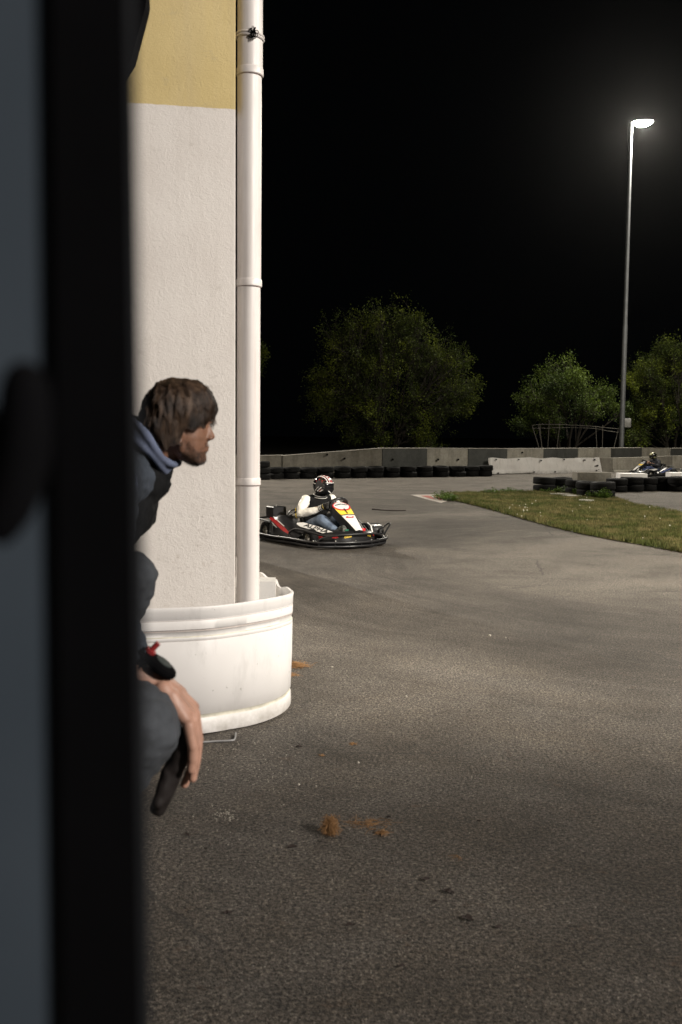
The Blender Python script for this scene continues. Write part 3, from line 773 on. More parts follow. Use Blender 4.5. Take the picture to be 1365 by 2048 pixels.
# ------------------------------------------------------------------ floodlight masts
def mast(loc, top_z, label, head_dir, light, aim=None, r0=0.125, r1=0.075, box=True, emit=60, group='floodlight masts'):
    root = thing('floodlight_mast', label, 'floodlight', loc, 0, group)
    mb = MB(); mb.tube([(0, 0, -0.3), (0, 0, top_z * 0.42), (0, 0, top_z * 0.425), (0, 0, top_z)], [r0, r0 * 0.93, r0 * 0.82, r1], 14); mb.build('mast', M['alu'], root)
    hd = Vector(head_dir).normalized(); sd = Vector((-hd.y, hd.x, 0))
    mb = MB(); mb.box((0, 0, 0.15), (0.34, 0.34, 0.02)); mb.build('base_plate', M['alu'], root, smooth=False)
    # flat luminaire housing with lens under
    c = Vector((0, 0, top_z + 0.02)); R = Matrix((hd, sd, Vector((0, 0, 1)))).transposed()
    hp = MB(); pr = [(-.10, .05, .05), (.05, .10, .09), (.25, .20, .10), (.62, .22, .09), (.92, .14, .06), (1.0, .06, .03)]
    rings = []
    for x, w, h in pr:
        rings.append([c + R @ Vector((x, w * math.cos(a), 0.02 + h * math.sin(a) * (1.0 if math.sin(a) > 0 else 0.15))) for a in [2 * PI * k / 14 for k in range(14)]])
    hp.loft(rings); hs = hp.build('lamp_head', M['alu'], root)
    ln = MB(); lr = []
    for x, w, z in [(0.10, .03, -.03), (.18, .15, -.13), (.36, .21, -.22), (.62, .21, -.22), (.85, .14, -.13), (.94, .03, -.03)]:
        lr.append([c + R @ Vector((x, w * math.cos(a), z * (1.0 if math.sin(a) < 0 else -0.2) * abs(math.sin(a)))) for a in [2 * PI * k / 12 for k in range(12)]])
    ln.loft(lr); e = ln.build('lens', mat_emit('lamp_lens_glow', (1.0, 0.93, 0.80), emit), hs)
    e.visible_shadow = True
    ld = bpy.data.lights.new('floodlight_source', 'SPOT'); ld.energy = light['power']; ld.color = light['col']; ld.spot_size = math.radians(light['spot']); ld.spot_blend = 0.5; ld.shadow_soft_size = light.get('soft', 0.16)
    lo = bpy.data.objects.new('floodlight_source', ld); COL.objects.link(lo)
    lp = c + R @ Vector((0.50, 0, -0.30)); lo.parent = root; lo.location = lp
    wp = Vector(loc) + lp
    tgt = Vector((*aim, 0)[:3]) if aim else wp - Vector((0, 0, 1)) + Vector((0, 0.0001, 0))
    lo.rotation_euler = (tgt - wp).to_track_quat('-Z', 'Y').to_euler()
    if box:
        b = MB(); b.rbox((0, 0, 0), (0.30, 0.16, 0.42), 0.02); bo = b.build('junction_box', simple('grey_box', (0.35, 0.35, 0.34), 0.6), root); bo.location = (0.24, -0.05, (897 - 840) / 47 + 0.98)
        b = MB(); b.box((0, 0, 0), (0.05, 0.03, 0.3)); b.build('box_bracket', M['alu'], root, smooth=False).location = (0.1, -0.06, (897 - 840) / 47 + 0.98)
    return root
MY = 47.2; mb_ = at(1243, 895, MY); tp = at(1261, 246, MY)
m0 = MASTS[0]
mast((mb_.x, MY, 0), tp.z, 'tall floodlight mast with a glowing lamp head behind the wall', (1, -0.25, 0), m0, aim=(mb_.x - 6, 30), emit=1100)
for mm in MASTS[1:]:
    d = Vector((mm['aim'][0] - mm['loc'][0], mm['aim'][1] - mm['loc'][1], 0))
    mast((*mm['loc'], 0), mm['h'], mm['where'], d, mm, aim=mm['aim'], box=False, emit=90)
# ================================================================== BUILDING, PIPE, SKIRT
CW = Vector((-0.547, 5.13, 0)); wd = Vector((-0.983, -0.184, 0)).normalized(); sd_ = Vector((-0.184, 0.983, 0)).normalized()
bld = thing('building', 'pale rendered building corner with yellow upper wall', 'building', (0, 0, 0))
A = CW; B = CW + wd * 7; Cc = B + sd_ * 9; D = CW + sd_ * 9
mb = MB(); TZ = 7.5
# finely divided front so the render can be uneven
r = 0.004
ring = [A + wd * r + Vector((0, 0, 0)), A + (wd + sd_) * r * 0.3, A + sd_ * r, D, Cc, B]
mb.loft([[Vector((p.x, p.y, z)) for p in ring] for z in (-0.05, TZ)]); mb.build('wall', M['wall'], bld, smooth=False)
rf = MB(); ctr = (A + B + Cc + D) / 4
rf.loft([[Vector((p.x, p.y, z)) for p in [ctr + (q - ctr) * 1.06 for q in (A, D, Cc, B)]] for z in (TZ, TZ + 0.25)]); rf.build('roof', M['matte'], bld, smooth=False)

# --- drainpipe: three lengths with sockets, held by a wired clamp
pipe = thing('drainpipe', 'pale plastic drainpipe running up the building corner', 'drainpipe', (0, 0, 0))
PY = 5.215
def pz(py): return at(496, py, PY).z
def pc(py, off=0): return at(off + 494, py, PY).x
PXc = -0.4885
secs = [(0.05, pz(969), 0.0600, 0), (pz(969), pz(573), 0.0608, 0.001), (pz(573), pz(152), 0.0620, 0.003), (pz(152), 7.4, 0.0640, 0.006)]
for i, (z0, z1, rr, ox) in enumerate(secs):
    m = MB(); x = PXc + ox
    m.tube([(x, PY, z0), (x, PY, z1 - 0.001)], rr, 40); m.build('pipe_length', M['pipe'], pipe)
    if i:
        m = MB(); m.tube([(x, PY, z0 - 0.004), (x, PY, z0), (x, PY, z0 + 0.03), (x, PY, z0 + 0.036)], [rr + .001, rr + 0.0045, rr + 0.0045, rr + .001], 40); m.build('socket', M['pipe'], pipe)
        m = MB(); m.tube([(x, PY, z0 - 0.0062), (x, PY, z0 - 0.0042)], rr + 0.0008, 40); m.build('joint_stain', M['rust'], pipe)
# clamp with twisted wire
cz = pz(78); x = PXc + 0.006; rr = 0.064
m = MB()
for dz in (0, 0.014):
    pts = [(x + math.cos(a) * (rr + .004), PY + math.sin(a) * (rr + .004), cz + dz - 0.006 * math.cos(a)) for a in [2 * PI * k / 32 for k in range(32)]]
    m.tube(pts, 0.006, 6, closed=True)
m.build('clamp', M['pipe'], pipe)
wr = random.Random(3); m = MB()
kc = Vector((x + 0.018, PY - rr - 0.010, cz))
for k in range(5):
    pts = [kc + Vector((wr.uniform(-.02, .02), wr.uniform(-.008, .004), wr.uniform(-.028, .028))) for _ in range(5)]
    m.tube(spline(pts, 4), 0.0022, 5)
for cc in [(0.022, 0.004), (0.018, -0.012)]:
    pts = [kc + Vector((cc[0] + math.cos(a) * 0.009, -0.004, cc[1] + math.sin(a) * 0.009)) for a in [2 * PI * k / 12 for k in range(12)]]
    m.tube(pts, 0.002, 5, closed=True)
for dx in (-0.006, 0.002): m.tube([kc + Vector((dx, -.003, -.034)), kc + Vector((dx + .006, -.004, .034))], 0.0022, 5)
m.build('wire_knot', M['matte'], pipe)

# --- white plastic guard wrapped round the building foot
SZ = 0.65
path = [(-3.2, 4.30), (-2.2, 4.50), (-1.5, 4.65), (-0.974, 4.765), (-0.69, 4.86), (-0.53, 4.965), (-0.42, 5.055), (-0.335, 5.15), (-0.280, 5.27), (-0.268, 5.37), (-0.284, 5.46), (-0.318, 5.54), (-0.362, 5.66), (-0.395, 5.80), (-0.43, 5.93), (-0.475, 6.05), (-0.535, 6.16), (-0.62, 6.40), (-0.72, 6.9)]
pts = spline([Vector((*p, 0)) for p in path], 8)
def skirt_rings(z):
    return None
guard = thing('corner_guard', 'scuffed white plastic guard wrapped round the foot of the building corner', 'guard', (-0.4, 5.0, 0))
g0 = Vector(guard.location)
prof = [(0.012, 0.0), (0.03, 0.002), (0.085, 0.001), (0.09, -0.004), (0.108, -0.004), (0.113, 0.001), (0.3, 0.004), (0.478, 0.002), (0.4815, 0.0), (0.4835, 0.0), (0.488, 0.002),
        (0.500, 0.001), (0.505, -0.005), (0.524, -0.005), (0.530, 0.001), (0.536, -0.003), (0.540, 0.002), (0.583, 0.002), (0.5855, 0.0), (0.589, 0.0), (0.592, 0.002), (0.63, 0.003), (0.645, 0.005), (0.65, 0.002)]
nr = []
for i, p in enumerate(pts):
    a = pts[max(0, i - 1)]; b = pts[min(len(pts) - 1, i + 1)]; t_ = (b - a).normalized(); nr.append(Vector((t_.y, -t_.x, 0)))
def wav(i, z): return 0.012 * math.sin(i * 0.19 + 1) * (z / 0.65) ** 2 + 0.006 * noise.noise(Vector((i * .12, z * 3, 0)))
def zt(i, z):
    # bottom edge not quite level, sheet lifted at the round end
    return z + (0.006 * math.sin(i * 0.11)) * (1 - z / 0.65) + 0.014 * math.exp(-((i - 72) / 14) ** 2) * (1 - z / .65) + (0.008 * math.sin(i * 0.33) * (z / .65) if i > 75 else 0)
m = MB(); n = len(pts); rows = []
for z, o_ in prof:
    rows.append([Vector((p.x, p.y, 0)) + nr[i] * (o_ + wav(i, z)) + Vector((0, 0, zt(i, z))) - g0 for i, p in enumerate(pts)])
inner = [[Vector((p.x, p.y, 0)) + nr[i] * (-0.011 + wav(i, z)) + Vector((0, 0, zt(i, z))) - g0 for i, p in enumerate(pts)] for z in (0.65, 0.3, 0.012)]
allr = rows + inner
vs = [p for r_ in allr for p in r_]; fs = []; mats = []
grimy = {3: 1, 11: 1}; lined = {8: 2, 14: 2, 17: 2}
for j in range(len(allr)):
    j2 = (j + 1) % len(allr)
    for i in range(n - 1):
        m.f.append((j * n + i, j * n + i + 1, j2 * n + i + 1, j2 * n + i))
        m.m.append(grimy.get(j, lined.get(j, 0)))
m.v = [tuple(v) for v in vs]
m.build('guard_sheet', [M['sheet'], M['groove'], simple('grey_crease', (0.33, 0.29, 0.27), 0.7)], guard, angle=50)
# wire foot sticking out under it
m = MB(); fp = [gr(392, 1470, .01), gr(392, 1484, .008), gr(430, 1482.5, .008), gr(462, 1481, .008), gr(470, 1478, .008), gr(472, 1466, .012)]
m.tube(spline(fp, 3), 0.0045, 6); o = m.build('wire_foot', simple('grey_wire', (0.22, 0.22, 0.22), 0.5)); prop(o, 'bent grey wire loop lying under the white corner guard', 'wire')
# polystyrene block behind the pipe inside the guard
m = MB(); q = [Vector((-0.545, 5.36, 0)), Vector((-0.345, 5.37, 0)), Vector((-0.355, 5.55, 0)), Vector((-0.60, 5.55, 0))]
m.loft([[p * 1.0 + Vector((0, 0, 0.0)) for p in q], [p + (sum(q, Vector()) / 4 - p) * 0.08 + Vector((0, 0, 0.70)) for p in q]]); o = m.build('white_block', M['white'], smooth=False); prop(o, 'white block standing inside the guard behind the drainpipe', 'block')

# dark bracket hanging at the top left
m = MB(); Yb = 3.1
pp = [at(210, -160, Yb), at(285, -160, Yb), at(293, 2, Yb), at(290, 18, Yb), at(264, 118, Yb), at(245, 150, Yb), at(215, 150, Yb)]
m.loft([[p + Vector((0, dy, 0)) for p in pp] for dy in (0, 0.06)]); o = m.build('awning_arm', M['matte']); prop(o, 'black awning arm end hanging in front of the yellow wall', 'awning arm')

# ------------------------------------------------------------------ the door right before the lens
door = thing('metal_door', 'out of focus blue-grey metal door with dark edge post in the foreground', 'door', (0, 0, 0))
DY = 0.32
def dx(px, py, Y): return at(px, py, Y)
pan_t = NT('blue_grey_paint'); pan_t.set(col=pan_t.ramp(pan_t.noise(8, 3, 0.5), [(0.3, (0.042, 0.056, 0.072)), (0.7, (0.056, 0.072, 0.090))]), rough=0.45)
m = MB()
a0 = at(104, -400, DY + .003); a1 = at(130, 2400, DY + .003); b0 = at(-900, -400, DY + .003); b1 = at(-900, 2400, DY + .003)
m.loft([[a0, a1, b1, b0], [p + Vector((-.004, 0.03, 0)) for p in (a0, a1, b1, b0)]]); m.build('door_panel', pan_t.mat, door, smooth=False)
m = MB()
a0 = at(98, -400, DY); a1 = at(128, 2400, DY); c0 = at(248, -400, DY); c1 = at(290, 2400, DY)
m.loft([[a0, a1, c1, c0], [a0 + Vector((0, .014, 0)), a1 + Vector((0, .014, 0)), c1 + Vector((-.008, .014, 0)), c0 + Vector((-.008, .014, 0))]]); m.build('door_edge', M['matte'], door, smooth=False)
# rubber seal: lighter strip on the outer edge
m = MB(); s0 = at(247, -400, DY + .004); s1 = at(288, 2400, DY + .004); s2 = at(266, -400, DY + .004); s3 = at(312, 2400, DY + .004)
m.loft([[s0, s1, s3 - Vector((0.0005, 0, 0)), s2 - Vector((0.0005, 0, 0))], [p + Vector((-.003, .008, 0)) for p in (s0, s1, s3, s2)]]); m.build('door_seal', simple('grey_rubber', (0.012, 0.014, 0.017), 0.7), door, smooth=False)
# handle: dark tapering grip
m = MB(); hpts = [(50, 765), (50, 800), (49, 850), (46, 900), (36, 950), (20, 1000), (0, 1035), (-22, 1055)]
hp = spline([at(px, py, DY - .012) for px, py in hpts], 4); rad = [0.0072 + 0.0016 * math.sin(PI * k / len(hp)) for k in range(len(hp))]
m.tube(hp, rad, 16); m.ell(hp[0], (0.0066, 0.0066, 0.0066)); m.build('door_handle', M['matte'], door)

# ------------------------------------------------------------------ litter on the asphalt
straw = simple('dry_straw', (0.27, 0.145, 0.058), 0.9, var=0.4, scale=40)
def tuft(px, py, r, h, n, label, seed, flat=1.0):
    q = random.Random(seed); p = gr(px, py); m = MB()
    for i in range(n):
        c = Vector((q.gauss(0, .42) * r, q.gauss(0, .42) * r * flat, abs(q.gauss(0.45, .25)) * h)); d = Vector((q.gauss(0, 1), q.gauss(0, 1), q.gauss(0, 1 if h > .02 else .15))).normalized()
        L = r * q.uniform(.3, .9); e = c + d * L * .5 + Vector((0, 0, q.uniform(0, .15) * h)); f_ = c + d * L + Vector((q.gauss(0, .12) * r, q.gauss(0, .12) * r, -.1 * h))
        pts = [c, e, f_]
        for v in pts: v.z = max(0.003, min(h * 1.15, v.z))
        m.tube(pts, q.uniform(.0004, .0009), 3)
    o = m.build('straw_tuft', straw, smooth=False); o.location = (p.x, p.y, 0); prop(o, label, 'straw', 'dry straw litter on the asphalt')
tuft(661, 1668, 0.028, 0.062, 900, 'round ball of dry brown straw on the near asphalt', 1)
tuft(592, 1333, 0.075, 0.022, 420, 'flat patch of orange straw beside the white corner guard', 2)
tuft(764, 1668, 0.022, 0.014, 150, 'small brown straw wisp right of the straw ball', 3)
tuft(706, 1489, 0.020, 0.008, 60, 'tiny yellow straw wisp above the straw ball', 4)
tuft(735, 1648, 0.085, 0.002, 60, 'thin scatter of straw between the ball and the wisp', 5)
tuft(644, 1512, 0.015, 0.006, 40, 'tiny orange straw speck by the guard', 6)
tuft(912, 1716, 0.030, 0.002, 14, 'faint reddish straw strands in the middle of the near asphalt', 7)
tuft(585, 1350, 0.05, 0.004, 70, 'thin straw strands below the orange patch', 8)
leafm = simple('dead_leaf', (0.030, 0.020, 0.016), 0.8)
def dead_leaf(px, py, L, rz, label, seed, mat=leafm):
    q = random.Random(seed); p = gr(px, py); m = MB(); N = 7; V = []; Wd = L * .34
    for i in range(N):
        t_ = i / (N - 1); w = Wd * math.sin(PI * min(.97, t_ + .05)) ** .7 * q.uniform(.75, 1.1)
        z = .002 + L * .10 * q.uniform(0, 1.6)
        V += [Vector(((t_ - .5) * L, -w, z + w * .35)), Vector(((t_ - .5) * L, 0, z - .001)), Vector(((t_ - .5) * L, w, z + w * .5))]
    V2 = V + [v + Vector((0, 0, .0012)) for v in V]; F = []; b = len(V)
    for i in range(N - 1):
        for k in (0, 1):
            a = i * 3 + k; F += [(a, a + 1, a + 4, a + 3), (b + a, b + a + 3, b + a + 4, b + a + 1)]
    m.add(V2, F); o = m.build('dead_leaf', mat, smooth=True); o.location = (p.x, p.y, 0.001); o.rotation_euler = (0, 0, rz); prop(o, label, 'leaf', 'dead leaves on the asphalt')
for i, (px, py, L, rz, l) in enumerate([
    (585, 1697, .034, .1, 'black curled leaf below left of the straw ball'), (898, 1787, .038, -.5, 'dark leaf right of the centre of the near asphalt'), (936, 1841, .040, -.6, 'brown leaf below the dark leaf on the near asphalt'),
    (457, 1829, .03, .4, 'small leaf low near the dark door edge'), (598, 1495, .032, -.2, 'red-brown curled leaf below the white guard'), (374, 1672, .024, -.5, 'thin dark leaf beside the dark door, below the hand'),
    (999, 1858, .026, .3, 'small dark leaf furthest right among the near leaves'), (701, 1853, .03, .1, 'brown leaf at the bottom left of the near asphalt'), (852, 1762, .03, .3, 'small rusty leaf left of the dark leaf'),
    (870, 1805, .016, .2, 'crumb of dark leaf between the two larger leaves'), (958, 1644, .014, -.4, 'dark speck of leaf right of the straw'), (778, 1636, .018, -.3, 'short dark leaf stalk above the straw wisp'), (804, 1935, .02, .2, 'dark leaf fragment near the bottom of the picture'), (412, 1699, .012, .3, 'round black seed pod beside the dark door')]):
    dead_leaf(px, py, L, rz, l, i)
# pebbles
m = MB(); q = random.Random(21)
def peb(px, py, r):
    p = gr(px, py); m.ell((p.x, p.y, r * .4), (r * q.uniform(.7, 1.2), r * q.uniform(.7, 1.2), r * .7), Matrix.Rotation(q.uniform(0, 3), 3, 'Z'), 6, 4)
for i in range(420):
    if i < 170: px, py = q.gauss(500, 75), q.gauss(1520, 50)
    elif i < 230: px, py = q.gauss(450, 14), q.gauss(1632, 8)
    elif i < 250: px, py = q.gauss(430, 60), q.gauss(1660, 60)
    else: px, py = q.uniform(300, 1365), q.uniform(1300, 2040)
    if py < 1475 and px < 590: continue
    peb(px, py, q.uniform(.0012, .0034) * (1.0 if i < 250 else .75))
for px, py, r in [(717, 1527, .008), (598, 1570, .006), (813, 1394, .008), (633, 1573, .004), (665, 1335, .008), (980, 1272, .011), (944, 1555, .004), (584, 1664, .004), (1012, 1276, .006)]: peb(px, py, r)
o = m.build('pebbles', simple('pale_grit', (0.42, 0.39, 0.33), 0.8), smooth=False); prop(o, 'pale grit scattered over the near asphalt', 'grit', kind='stuff')
# stick lying on the track beyond the kart
m = MB(); sp_ = [gr(745, 1018.5, .012), gr(765, 1020, .01), gr(790, 1021, .01), (gr(812, 1020.5, .012))]
m.tube(spline(sp_, 3), [.016] * 3 + [.010] * 7, 5); o = m.build('stick', leafm); prop(o, 'thin dark stick lying on the track right of the kart', 'stick')
# ================================================================== KARTS
def ribbon(mb, pts, widths, wdir, th=0.004, mi=None):
    """thin slab following pts, spread along wdir"""
    P = [Vector(p) for p in pts]; n = len(P)
    wv = [Vector(w) for w in wdir] if isinstance(wdir, list) else [Vector(wdir)] * n
    rings = []
    for i in range(n):
        t_ = (P[min(i + 1, n - 1)] - P[max(i - 1, 0)]).normalized(); w = wv[i].normalized(); nn_ = t_.cross(w).normalized() * th / 2
        w = w * widths[i] / 2
        rings.append([P[i] - w - nn_, P[i] + w - nn_, P[i] + w + nn_, P[i] - w + nn_])
    mb.loft(rings, mi=mi)

def kart_wheel(root, x, y, r, w):
    mb = MB(); hw = w / 2
    prof = [(r * .52, -hw * .9), (r * .6, -hw), (r * .9, -hw * .95), (r, -hw * .7), (r, hw * .7), (r * .9, hw * .95), (r * .6, hw), (r * .52, hw * .9)]
    R = Matrix.Translation((x, y, r)) @ Matrix.Rotation(PI / 2, 4, 'X')
    mb.lathe(prof, 28, R, closed=True); o = mb.build('wheel', M['tyre'], root)
    rb = MB(); rb.lathe([(0.0, hw * .35), (r * .2, hw * .5), (r * .25, hw * .3), (r * .46, hw * .4), (r * .54, hw * .93), (r * .56, hw * .93), (r * .56, -hw * .93), (r * .54, -hw * .93), (r * .46, -hw * .4), (r * .25, -hw * .3), (r * .2, -hw * .5), (0, -hw * .35)], 24, R)
    rb.build('rim', M['steel'], o)
    return o

def build_kart(name, label, c, group):
    K = thing(name, label, 'go-kart', (0, 0, 0), 0, group)
    # frame and floor
    mb = MB()
    for s in (-1, 1):
        mb.tube(spline([(-.75, s * .30, .07), (-.3, s * .32, .07), (.15, s * .27, .07), (.75, s * .16, .07), (.84, s * .05, .07)], 5), .016, 8)
        mb.tube([(-.62, s * .3, .14), (-.62, s * .5, .14)], .015, 8); mb.tube([(.45, s * .25, .09), (.45, s * .5, .12)], .013, 8)
        mb.tube([(-.2, s * .3, .07), (-.2, s * .55, .09)], .012, 6); mb.tube([(.2, s * .28, .07), (.2, s * .58, .09)], .012, 6)
    for x, w in ((-.75, .3), (-.3, .32), (.15, .27), (.5, .21)): mb.tube([(x, -w, .07), (x, w, .07)], .014, 8)
    mb.tube([(-.62, -.5, .14), (-.62, .5, .14)], .02, 10)
    mb.build('chassis_frame', M['tubing'], K)
    mb = MB(); mb.loft([[Vector(p) for p in ((-.15, -.28, z), (.8, -.14, z), (.8, .14, z), (-.15, .28, z))] for z in (.045, .052)]); mb.build('floor_tray', M['alu'], K, smooth=False)
    for x, y, r, w in ((.45, -.49, .125, .12), (.45, .49, .125, .12), (-.63, -.47, .14, .19), (-.63, .47, .14, .19)): kart_wheel(K, x, y, r, w)
    # perimeter bumper: stacked tubes
    half = [(-.93, 0), (-.93, .40), (-.90, .52), (-.80, .60), (-.55, .63), (0, .63), (.35, .64), (.58, .63), (.74, .55), (.84, .36), (.915, .18), (.93, 0)]
    loop = half + [(x, -y) for x, y in half[-2:0:-1]]
    lp = [p for p in spline([(x, y, 0) for x, y in loop + [loop[0]]], 5)][:-1]
    for z, sc_, r in ((.045, .99, .017), (.098, 1.012, .018)):
        mb = MB(); mb.tube([Vector((p.x * sc_, p.y * sc_, z + .006 * math.sin(p.x * 5))) for p in lp], r, 10, closed=True); mb.build('bumper_bar', M['tubing'], K)
    mb = MB(); mb.tube(spline([(.70, -.56, .10), (.75, -.50, .15), (.84, -.33, .185), (.905, -.12, .195), (.915, .10, .195), (.87, .28, .185), (.80, .42, .15), (.77, .49, .10)], 6), .014, 8); mb.build('front_hoop', M['tubing'], K)
    mb = MB()   # rubber band between the tubes
    mb.loft([[Vector((p.x * q_, p.y * q_, z)) for p in lp] for q_, z in ((.985, .035), (1.0, .045), (1.0, .095), (.985, .105))], caps=False); mb.build('bumper_skirt', M['matte'], K)
    mb = MB()
    for i in range(0, len(lp), 5):
        p = lp[i]; mb = MB(); mb.tube([(p.x, p.y, .045), (p.x, p.y, .098)], .010, 6); mb.build('bumper_post', M['tubing'], K)
    mb = MB(); 
    for i in range(2, len(lp), 7):
        p = lp[i]; mb.ell((p.x * 1.03, p.y * 1.03, .115), (.009, .009, .009), seg=8, rin=5)
    mb.build('bumper_bolts', M['steel'], K)['kind'] = 'stuff'
    # guard loops
    for s in (-1, 1):
        mb = MB(); mb.tube(spline([(-.86, s * .57, .15), (-.87, s * .57, .22), (-.82, s * .585, .285), (-.74, s * .59, .30), (-.45, s * .60, .285), (-.36, s * .60, .26), (-.33, s * .61, .20), (-.32, s * .62, .13)], 5), .013, 8); mb.build('wheel_guard_loop', M['tubing'], K)
        mb = MB(); mb.tube(spline([(.10, s * .62, .13), (.13, s * .61, .19), (.24, s * .60, .235), (.42, s * .59, .235), (.60, s * .54, .205), (.74, s * .46, .18), (.80, s * .42, .17)], 5), .015, 8); mb.build('wheel_guard_loop', M['tubing'], K)
    mb = MB(); mb.tube(spline([(-.93, -.48, .16), (-.95, -.49, .24), (-.94, -.44, .295), (-.93, -.2, .30), (-.93, .2, .30), (-.94, .44, .295), (-.95, .49, .24), (-.93, .48, .16)], 5), .014, 8); mb.build('rear_guard_loop', M['tubing'], K)
    # upturned loop at the front corners
    for s in (-1, 1):
        mb = MB(); mb.tube(spline([(.62, s * .58, .17), (.60, s * .60, .22), (.64, s * .66, .285), (.70, s * .65, .28), (.76, s * .54, .20), (.80, s * .48, .16)], 5), .012, 8)
        if s == 1: mb.build('corner_loop', M['tubing'], K)
    # front nose: low black body with bright flashes
    rings = []
    for k in range(-8, 9):
        y = k * .052; b = 1 - (abs(k) / 8) ** 2.4
        xf = .60 + .29 * b ** .6; top = .15 + .085 * b ** .5; xb = .50
        rings.append([Vector(p) for p in ((xb, y, .05), (xf - .05, y, .05), (xf, y, .085), (xf - .01, y, top - .03), (xf - .06, y, top), (xb + .04, y, top + .01), (xb, y, top - .02))])
    mb = MB(); mb.loft(rings); mb.build('nose_cone', M['black'], K, angle=35)
    for s, cols in ((-1, (c['flash1'], c['flash2'])), (1, (c['flash1'], c['flash2']))):
        mb = MB(); ribbon(mb, [(.800 - .005, s * .27, .165), (.845, s * .21, .172), (.888, s * .13, .172)], [.006, .055, .020], (-.2, 0, 1), .004); mb.build('nose_flash', cols[0], K, smooth=False)
        mb = MB(); ribbon(mb, [(.745, s * .345, .155), (.785, s * .31, .165), (.815, s * .26, .168)], [.02, .05, .006], (-.2, 0, 1), .004); mb.build('nose_flash', cols[1], K, smooth=False)
    # side pods
    for s in (-1, 1):
        rings = []
        for x, yo, yi, zt, zb in ((-.53, .50, .24, .22, .08), (-.50, .56, .22, .31, .06), (-.40, .585, .21, .375, .055), (-.28, .59, .22, .37, .055), (-.14, .59, .24, .315, .055), (.0, .59, .27, .25, .055), (.12, .585, .30, .19, .055), (.24, .57, .33, .15, .06)):
            rings.append([Vector((x, s * y, z)) for y, z in ((yo, zb), (yo + .01, zb + .05), (yo, zt * .72), (yo - .05, zt * .93), (yo - .13, zt), (yi + .06, zt * .97), (yi, zt * .8), (yi, zb))])
        mb = MB(); mb.loft(rings); pod = mb.build('side_pod', M['black'], K, angle=50)
        # stripe pair sloping down the outer face
        pts = [(-.44, s * .583, .335), (-.34, s * .592, .315), (-.20, s * .598, .265), (-.04, s * .600, .205), (.10, s * .597, .155)]
        mb = MB(); ribbon(mb, pts, [.03, .05, .055, .05, .02], (.25, -s * .35, 1), .005); mb.build('pod_stripe', c['stripe'], pod, smooth=False)
        mb = MB(); ribbon(mb, [Vector(p) + Vector((-.02, -s * .012, .045)) for p in pts[1:4]], [.008, .014, .01], (.25, -s * .6, 1), .005); mb.build('pod_stripe', c['white'], pod, smooth=False)
        mb = MB(); ribbon(mb, [Vector(p) + Vector((-.03, s * .004, -.048)) for p in pts[0:3]], [.02, .028, .006], (.25, -s * .2, 1), .005); mb.build('pod_stripe', c['white'], pod, smooth=False)
        # inner shoulder panel with the name band
        A0 = Vector((.15, s * .49, .325)); A1 = Vector((.76, s * .25, .195))
        mb = MB()
        rr_ = []
        for t_ in [k / 8 for k in range(9)]:
            p = A0.lerp(A1, t_) + Vector((0, 0, .012 * math.sin(PI * t_))); d = Vector((0, s * .045, -.055))
            rr_.append([p + Vector((0, -s * .03, -.012)), p, p + d, p + d + Vector((0, 0, -.075)), p + Vector((0, -s * .03, -.14))])
        mb.loft(rr_); pl_ = mb.build('shoulder_panel', M['black'], K, angle=25)
        mid = A0.lerp(A1, .47); nrm = Vector((0.0, s * .055, .045)).normalized(); xd = (A1 - A0).normalized() * (1 if s < 0 else -1)
        ang = Vector((0, s * .045, -.055)).normalized()
        band_pts = [A0.lerp(A1, q_) + Vector((0, 0, .012 * math.sin(PI * q_))) + ang * .034 + nrm * .004 for q_ in (.0, .12, .5, .88, 1.0)]
        mb = MB(); ribbon(mb, band_pts, [.02, .072, .072, .062, .01], ang, .004); mb.build('name_band', c['white'], pl_, smooth=False)
        org = A0.lerp(A1, .48) + Vector((0, 0, .012)) + ang * .034 + nrm * .008
        up_ = -ang
        xdv = xd.normalized(); zz = xdv.cross(up_).normalized()
        if zz.dot(nrm) < 0: zz = -zz
        yy = zz.cross(xdv); Mx = Matrix(((xdv.x, yy.x, zz.x, org.x), (xdv.y, yy.y, zz.y, org.y), (xdv.z, yy.z, zz.z, org.z), (0, 0, 0, 1)))
        if c['name']: text_mesh(c['name'], .074, 'lettering', M['black'], pl_, Mx, shear=.25, bold=.0016, sx=1.7)
        red_pts = [A0.lerp(A1, q_) + ang * .074 + Vector((0, s * .012, -.03)) + nrm * .003 for q_ in (.35, .5, .7, .95)]
        mb = MB(); ribbon(mb, red_pts, [.012, .04, .035, .008], (0, 0, 1), .005); mb.build('name_stripe', c['stripe'], pl_, smooth=False)
        mb = MB(); ribbon(mb, [(.30, s * .48, .115), (.45, s * .445, .15), (.62, s * .40, .125), (.72, s * .36, .10)], [.012, .05, .05, .02], (0, 0, 1), .006); mb.build('front_stripe', c['stripe'], pl_, smooth=False)
        mb = MB(); ribbon(mb, [(.26, s * .50, .155), (.36, s * .48, .16), (.44, s * .46, .15)], [.01, .022, .012], (0, 0, 1), .006); mb.build('front_stripe', c['white'], pl_, smooth=False)
    # black shield over the far front wheel
    mb = MB(); rg = []
    for x, z in ((.36, .16), (.38, .24), (.44, .285), (.52, .295), (.60, .26), (.64, .17)):
        rg.append([Vector((x, y, zz_)) for y, zz_ in ((.36, z), (.60, z - .01), (.61, z - .03), (.36, z - .02))])
    mb.loft(rg); sh_ = mb.build('wheel_shield', M['black'], K, angle=50)
    mb = MB(); ribbon(mb, [(.385, .40, .252), (.44, .40, .291), (.52, .40, .301), (.60, .40, .266), (.635, .40, .18)], [.02] * 5, (0, 1, 0), .005); mb.build('shield_stripe', c['white'], sh_, smooth=False)
    # front number fairing
    fs_ = [(.385, .575, .125), (.43, .545, .145), (.52, .485, .135), (.62, .420, .115), (.74, .340, .088), (.88, .235, .058)]
